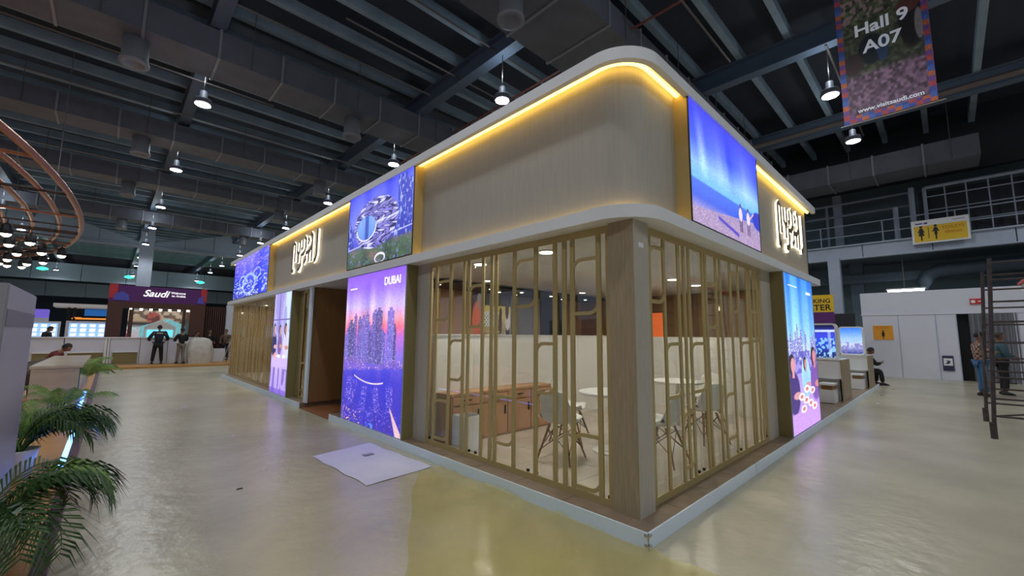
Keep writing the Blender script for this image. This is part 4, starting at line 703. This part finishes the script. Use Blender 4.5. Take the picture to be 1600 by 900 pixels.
# ------------------------------------------------------------------ people
def skin_mesh(verts, edges, radii, roots=(0,), sub=1):
    me = bpy.data.meshes.new('tmp'); me.from_pydata([tuple(v) for v in verts], edges, []); o = bpy.data.objects.new('tmp', me); COL.objects.link(o)
    o.modifiers.new('k', 'SKIN'); sv = me.skin_vertices[0].data
    for i, r in enumerate(radii): sv[i].radius = (r, r) if not isinstance(r, tuple) else r; sv[i].use_root = i in roots
    if sub: o.modifiers.new('b', 'SUBSURF').render_levels = sub; o.modifiers['b'].levels = sub
    dg = bpy.context.evaluated_depsgraph_get(); out = bpy.data.meshes.new_from_object(o.evaluated_get(dg)); bpy.data.objects.remove(o); return out
def mesh_obj(name, me, m, parent):
    me.materials.clear(); me.materials.append(m); me.polygons.foreach_set('use_smooth', [True]*len(me.polygons)); o = bpy.data.objects.new(name, me); COL.objects.link(o); o.parent = parent; return o
def person(label, loc, rz, J, top, bottom, shoes=(30, 28, 28), hair=(22, 18, 18), skin=(150, 104, 80), scale=1., topname='jacket', girth=1.):
    """J: joints in metres, facing +X. keys: pel, chest, neck, head, and for s in L,R: sh el wr hip kn an"""
    p = thing('person', label, 'person', loc, rz); p.scale = (scale,)*3; J = {k: Vector(v) for k, v in J.items()}; hd = (J['head']-J['neck']).normalized()
    tag_ = label[:12]; sk = mat('skin_'+label, skin, .55)
    V = [J['pel'], J['chest'], J['neck'], J['neck']+hd*.06]; R = [.105, .115, .055, .05]; E = [(0, 1), (1, 2), (2, 3)]
    for s in 'LR':
        b = len(V); V += [J['sh'+s], J['el'+s], J['wr'+s]]; R += [.05, .04, .028]; E += [(1, b), (b, b+1), (b+1, b+2)]
        d = (J['wr'+s]-J['el'+s]).normalized(); V.append(J['wr'+s]+d*.07); R.append((.036)); E.append((b+2, b+3))
        b = len(V); V += [J['hip'+s], J['kn'+s], J['an'+s]]; R += [.075, .052, .036]; E += [(0, b), (b, b+1), (b+1, b+2)]
    me = skin_mesh(V, E, R); bm = bmesh.new(); bm.from_mesh(me)
    # head: shaped ellipsoid with nose, chin, brow and ears
    f = Vector((1, 0, 0)); f = (f-hd*f.dot(hd)).normalized(); 
    if 'look' in J: f = (J['look']-hd*J['look'].dot(hd)).normalized()
    l = hd.cross(f); c = J['head']; n0 = len(bm.verts); g = bmesh.ops.create_uvsphere(bm, u_segments=20, v_segments=14, radius=1)
    for v in g['verts']:
        x, y, z = v.co; jaw = 1-.28*max(0, -z)*1; X = x*.098*(1-.1*max(0, -z)); Y = y*.076*jaw; Z = z*.118
        if x > .8 and -.35 < z < .1: X += .02*(1-abs(y)*4 if abs(y) < .25 else 0)
        if x > .5 and z < -.7: X += .012
        v.co = c+f*X+l*Y+hd*Z
    for sy in (-1, 1):
        e = bmesh.ops.create_uvsphere(bm, u_segments=8, v_segments=6, radius=1)
        for v in e['verts']: x, y, z = v.co; v.co = c+f*(x*.018-.005)+l*(sy*.078+y*.01)+hd*(z*.03-.005)
    for s in 'LR':  # fingers
        d = (J['wr'+s]-J['el'+s]).normalized(); sd = d.cross(Vector((0, 0, 1))); sd = sd.normalized() if sd.length > .1 else Vector((0, 1, 0)); nrm = sd.cross(d)
        for k in range(5):
            th = k == 0; b = J['wr'+s]+d*(.03 if th else .085)+sd*((k-2.5)*.018 if not th else -.04); q = b+(d*.8+(-sd*.6 if th else sd*0)-nrm*.2)*.04; q2 = q+(d*.6-nrm*.6)*(.028 if th else .02+.008*(2-abs(k-2.5)))
            tb_ = MB().tube([b-d*.02, b, q, q2], [.009, .009, .008, .006], 6); vs = [bm.verts.new(v) for v in tb_.v]
            for fc in tb_.f: bm.faces.new([vs[i] for i in fc])
    bm.to_mesh(me); bm.free(); mesh_obj('body', me, sk, p)
    hb_ = bmesh.new(); g = bmesh.ops.create_uvsphere(hb_, u_segments=18, v_segments=12, radius=1)
    for v in g['verts']: x, y, z = v.co; v.co = c-f*.012+f*x*.1+l*y*.086+hd*(z*.118+.012)
    kill = [v for v in hb_.verts if (v.co-c).dot(f) > .045 and (v.co-c).dot(hd) < .07 or (v.co-c).dot(hd) < -.06]; bmesh.ops.delete(hb_, geom=kill, context='VERTS'); hm = bpy.data.meshes.new('hair'); hb_.to_mesh(hm); hb_.free(); mesh_obj('hair', hm, mat('hair_'+label, hair, .6), p)
    V = [J['pel']+Vector((0, 0, -.02)), (J['pel']+J['chest'])/2, J['chest'], J['neck']-hd*.02]; R = [(.15*girth, .115*girth), (.15*girth, .12*girth), (.165*girth, .125*girth), .07]; E = [(0, 1), (1, 2), (2, 3)]
    for s in 'LR': b = len(V); V += [J['sh'+s], J['el'+s], J['wr'+s]-(J['wr'+s]-J['el'+s])*.06]; R += [.086, .072, .054]; E += [(2, b), (b, b+1), (b+1, b+2)]
    mesh_obj(topname, skin_mesh(V, E, R), top, p)
    V = [J['pel']]; R = [.12*girth]; E = []
    for s in 'LR': b = len(V); V += [J['hip'+s], J['kn'+s], J['an'+s]+Vector((0, 0, .02))]; R += [.1, .08, .065]; E += [(0, b), (b, b+1), (b+1, b+2)]
    mesh_obj('trousers', skin_mesh(V, E, R), bottom, p); sm = mat('shoe_'+label, shoes, .5)
    for s in 'LR':
        a = J['an'+s]; mb = MB(); prof = [(-.08, .035, .07), (-.04, .045, .1), (.04, .045, .085), (.12, .048, .055), (.17, .03, .03)]; n = 8
        for x, w, h in prof: mb.v += [(a.x+x, a.y+w*math.cos(t), max(0, h*math.sin(t)*.6+h*.45)+a.z-.07) for t in [2*math.pi*i/n for i in range(n)]]
        mb.f = [(k*n+i, k*n+(i+1) % n, (k+1)*n+(i+1) % n, (k+1)*n+i) for k in range(4) for i in range(n)] + [tuple(range(n)), tuple(range(4*n, 5*n))]; mb.build('shoe', sm, p, True)
    return p
def stand_pose(legs=.1, elL=(.05, .27, 1.14), wrL=(.2, .2, 1.05), elR=(.05, -.27, 1.14), wrR=(.2, -.2, 1.05), head=(.03, 0, 1.64), step=0., lean=0.):
    return dict(pel=(0, 0, .95), chest=(lean*.5, 0, 1.27), neck=(lean, 0, 1.48), head=head, shL=(lean*.9, .19, 1.42), shR=(lean*.9, -.19, 1.42), elL=elL, elR=elR, wrL=wrL, wrR=wrR, hipL=(0, .09, .9), hipR=(0, -.09, .9), knL=(.03+step*.4, legs, .5), knR=(.03-step*.3, -legs, .5), anL=(step, legs*1.25, .09), anR=(-step, -legs*1.25, .09))
m1 = mat('c_navy', (30, 38, 46), .8); m2 = mat('c_black', (26, 26, 30), .85); m3 = mat('c_jean', (66, 104, 146), .85); m4 = mat('c_khaki', (128, 118, 108), .85); m5 = mat('c_dk', (36, 34, 38), .85); m6 = mat('c_teal', (70, 100, 112), .85)
pl = mat('c_plaid', (150, 120, 112), .85); nt = pl.node_tree; ck = nt.nodes.new('ShaderNodeTexChecker'); ck.inputs[3].default_value = 16; ck.inputs[1].default_value = [*lin((176, 150, 136)), 1]; ck.inputs[2].default_value = [*lin((96, 64, 66)), 1]; tc = nt.nodes.new('ShaderNodeTexCoord'); nt.links.new(tc.outputs['Object'], ck.inputs[0]); nt.links.new(ck.outputs[0], nt.nodes['Principled BSDF'].inputs['Base Color'])
a1 = person('man in dark green jacket standing with legs apart, back turned, at the counter', (-1.28, 24.0, .08), math.radians(92), stand_pose(.13, (.05, .34, 1.14), (.24, .3, 1.08), (.05, -.34, 1.14), (.24, -.3, 1.08)), m1, m2, girth=1.32, scale=1.03)
o = B(-.125, -.12, -.11, .11, 1.38, 1.41).build('back_lettering', 'white', a1); o.location = (-.02, 0, 0)
person('man in black jacket and khaki trousers standing beside the green jacketed man', (-.45, 23.7, .08), math.radians(110), stand_pose(.09, (.08, .26, 1.14), (.28, .16, 1.12), (.08, -.26, 1.14), (.28, -.16, 1.12), step=.08), m2, m4, scale=.97)
person('dark clothed man behind the low counter, nearest the wrapped bundle', (.3, 25.75, .08), math.radians(-60), stand_pose(lean=.08, head=(.14, 0, 1.6)), m2, m5, scale=.9); person('dark clothed man behind the low counter, middle of three', (.92, 25.85, .08), math.radians(-80), stand_pose(), m2, m5, scale=.93); person('man in brown top behind the low counter beside the ladder', (1.64, 25.7, .08), math.radians(-120), stand_pose(), mat('c_brown', (96, 80, 66), .85), m5, scale=.95)
person('person in dark top behind the far white counter at left', (-5.0, 25.8, .08), math.radians(-20), stand_pose(lean=.06, head=(.14, 0, 1.58)), m5, m5, scale=1.0)
sit = dict(pel=(0, 0, .5), chest=(.1, 0, .8), neck=(.2, 0, 1.0), head=(.29, 0, 1.13), look=(1, 0, -.5), shL=(.17, .18, .95), shR=(.17, -.18, .95), elL=(.3, .24, .7), elR=(.3, -.24, .7), wrL=(.5, .1, .74), wrR=(.5, -.1, .74), hipL=(.05, .1, .48), hipR=(.05, -.1, .48), knL=(.46, .12, .5), knR=(.46, -.12, .5), anL=(.42, .12, .09), anR=(.5, -.12, .09))
person('person in dark red top leaning on a lounge chair beyond the counter', (-4.25, 15.6, .0865), math.radians(-10), {**sit, 'chest': (.2, 0, .74), 'neck': (.36, 0, .92), 'head': (.46, 0, 1.02), 'shL': (.32, .18, .86), 'shR': (.32, -.18, .86)}, mat('c_red', (110, 46, 42), .85), m5)
person('seated man in dark hooded jacket looking at a phone by the right platform end', (15.3, .45, 0), math.radians(-60), sit, m2, m2, scale=1.0)
ph_ = tag(B(-.06, .06, -.035, .035, 0, .012).build('mobile_phone', 'black', bevel=.004), 'mobile phone held by the seated man', 'phone'); ph_.location = (15.59, -.05, .775); ph_.rotation_euler = (0, -.4, math.radians(-60))
so = thing('bench_stool', 'low white stool under the seated man', 'stool', (15.28, .47, 0)); B(-.2, .2, -.2, .2, .33, .37).build('seat', 'white', so); B(-.17, .17, -.17, .17, 0, .33).build('body', 'white', so)
person('man in plaid shirt and blue jeans standing by the scaffold', (14.3, -2.2, 0), math.radians(-65), stand_pose(.08, (.06, .25, 1.15), (.26, .12, 1.2), (.06, -.25, 1.15), (.26, -.12, 1.2)), pl, m3, topname='shirt')
person('bearded man in teal shirt standing behind the scaffold uprights', (15.2, -2.62, 0), math.radians(-80), stand_pose(.09, (.04, .26, 1.14), (.24, .1, 1.1)), m6, m5, topname='shirt', hair=(60, 50, 46))
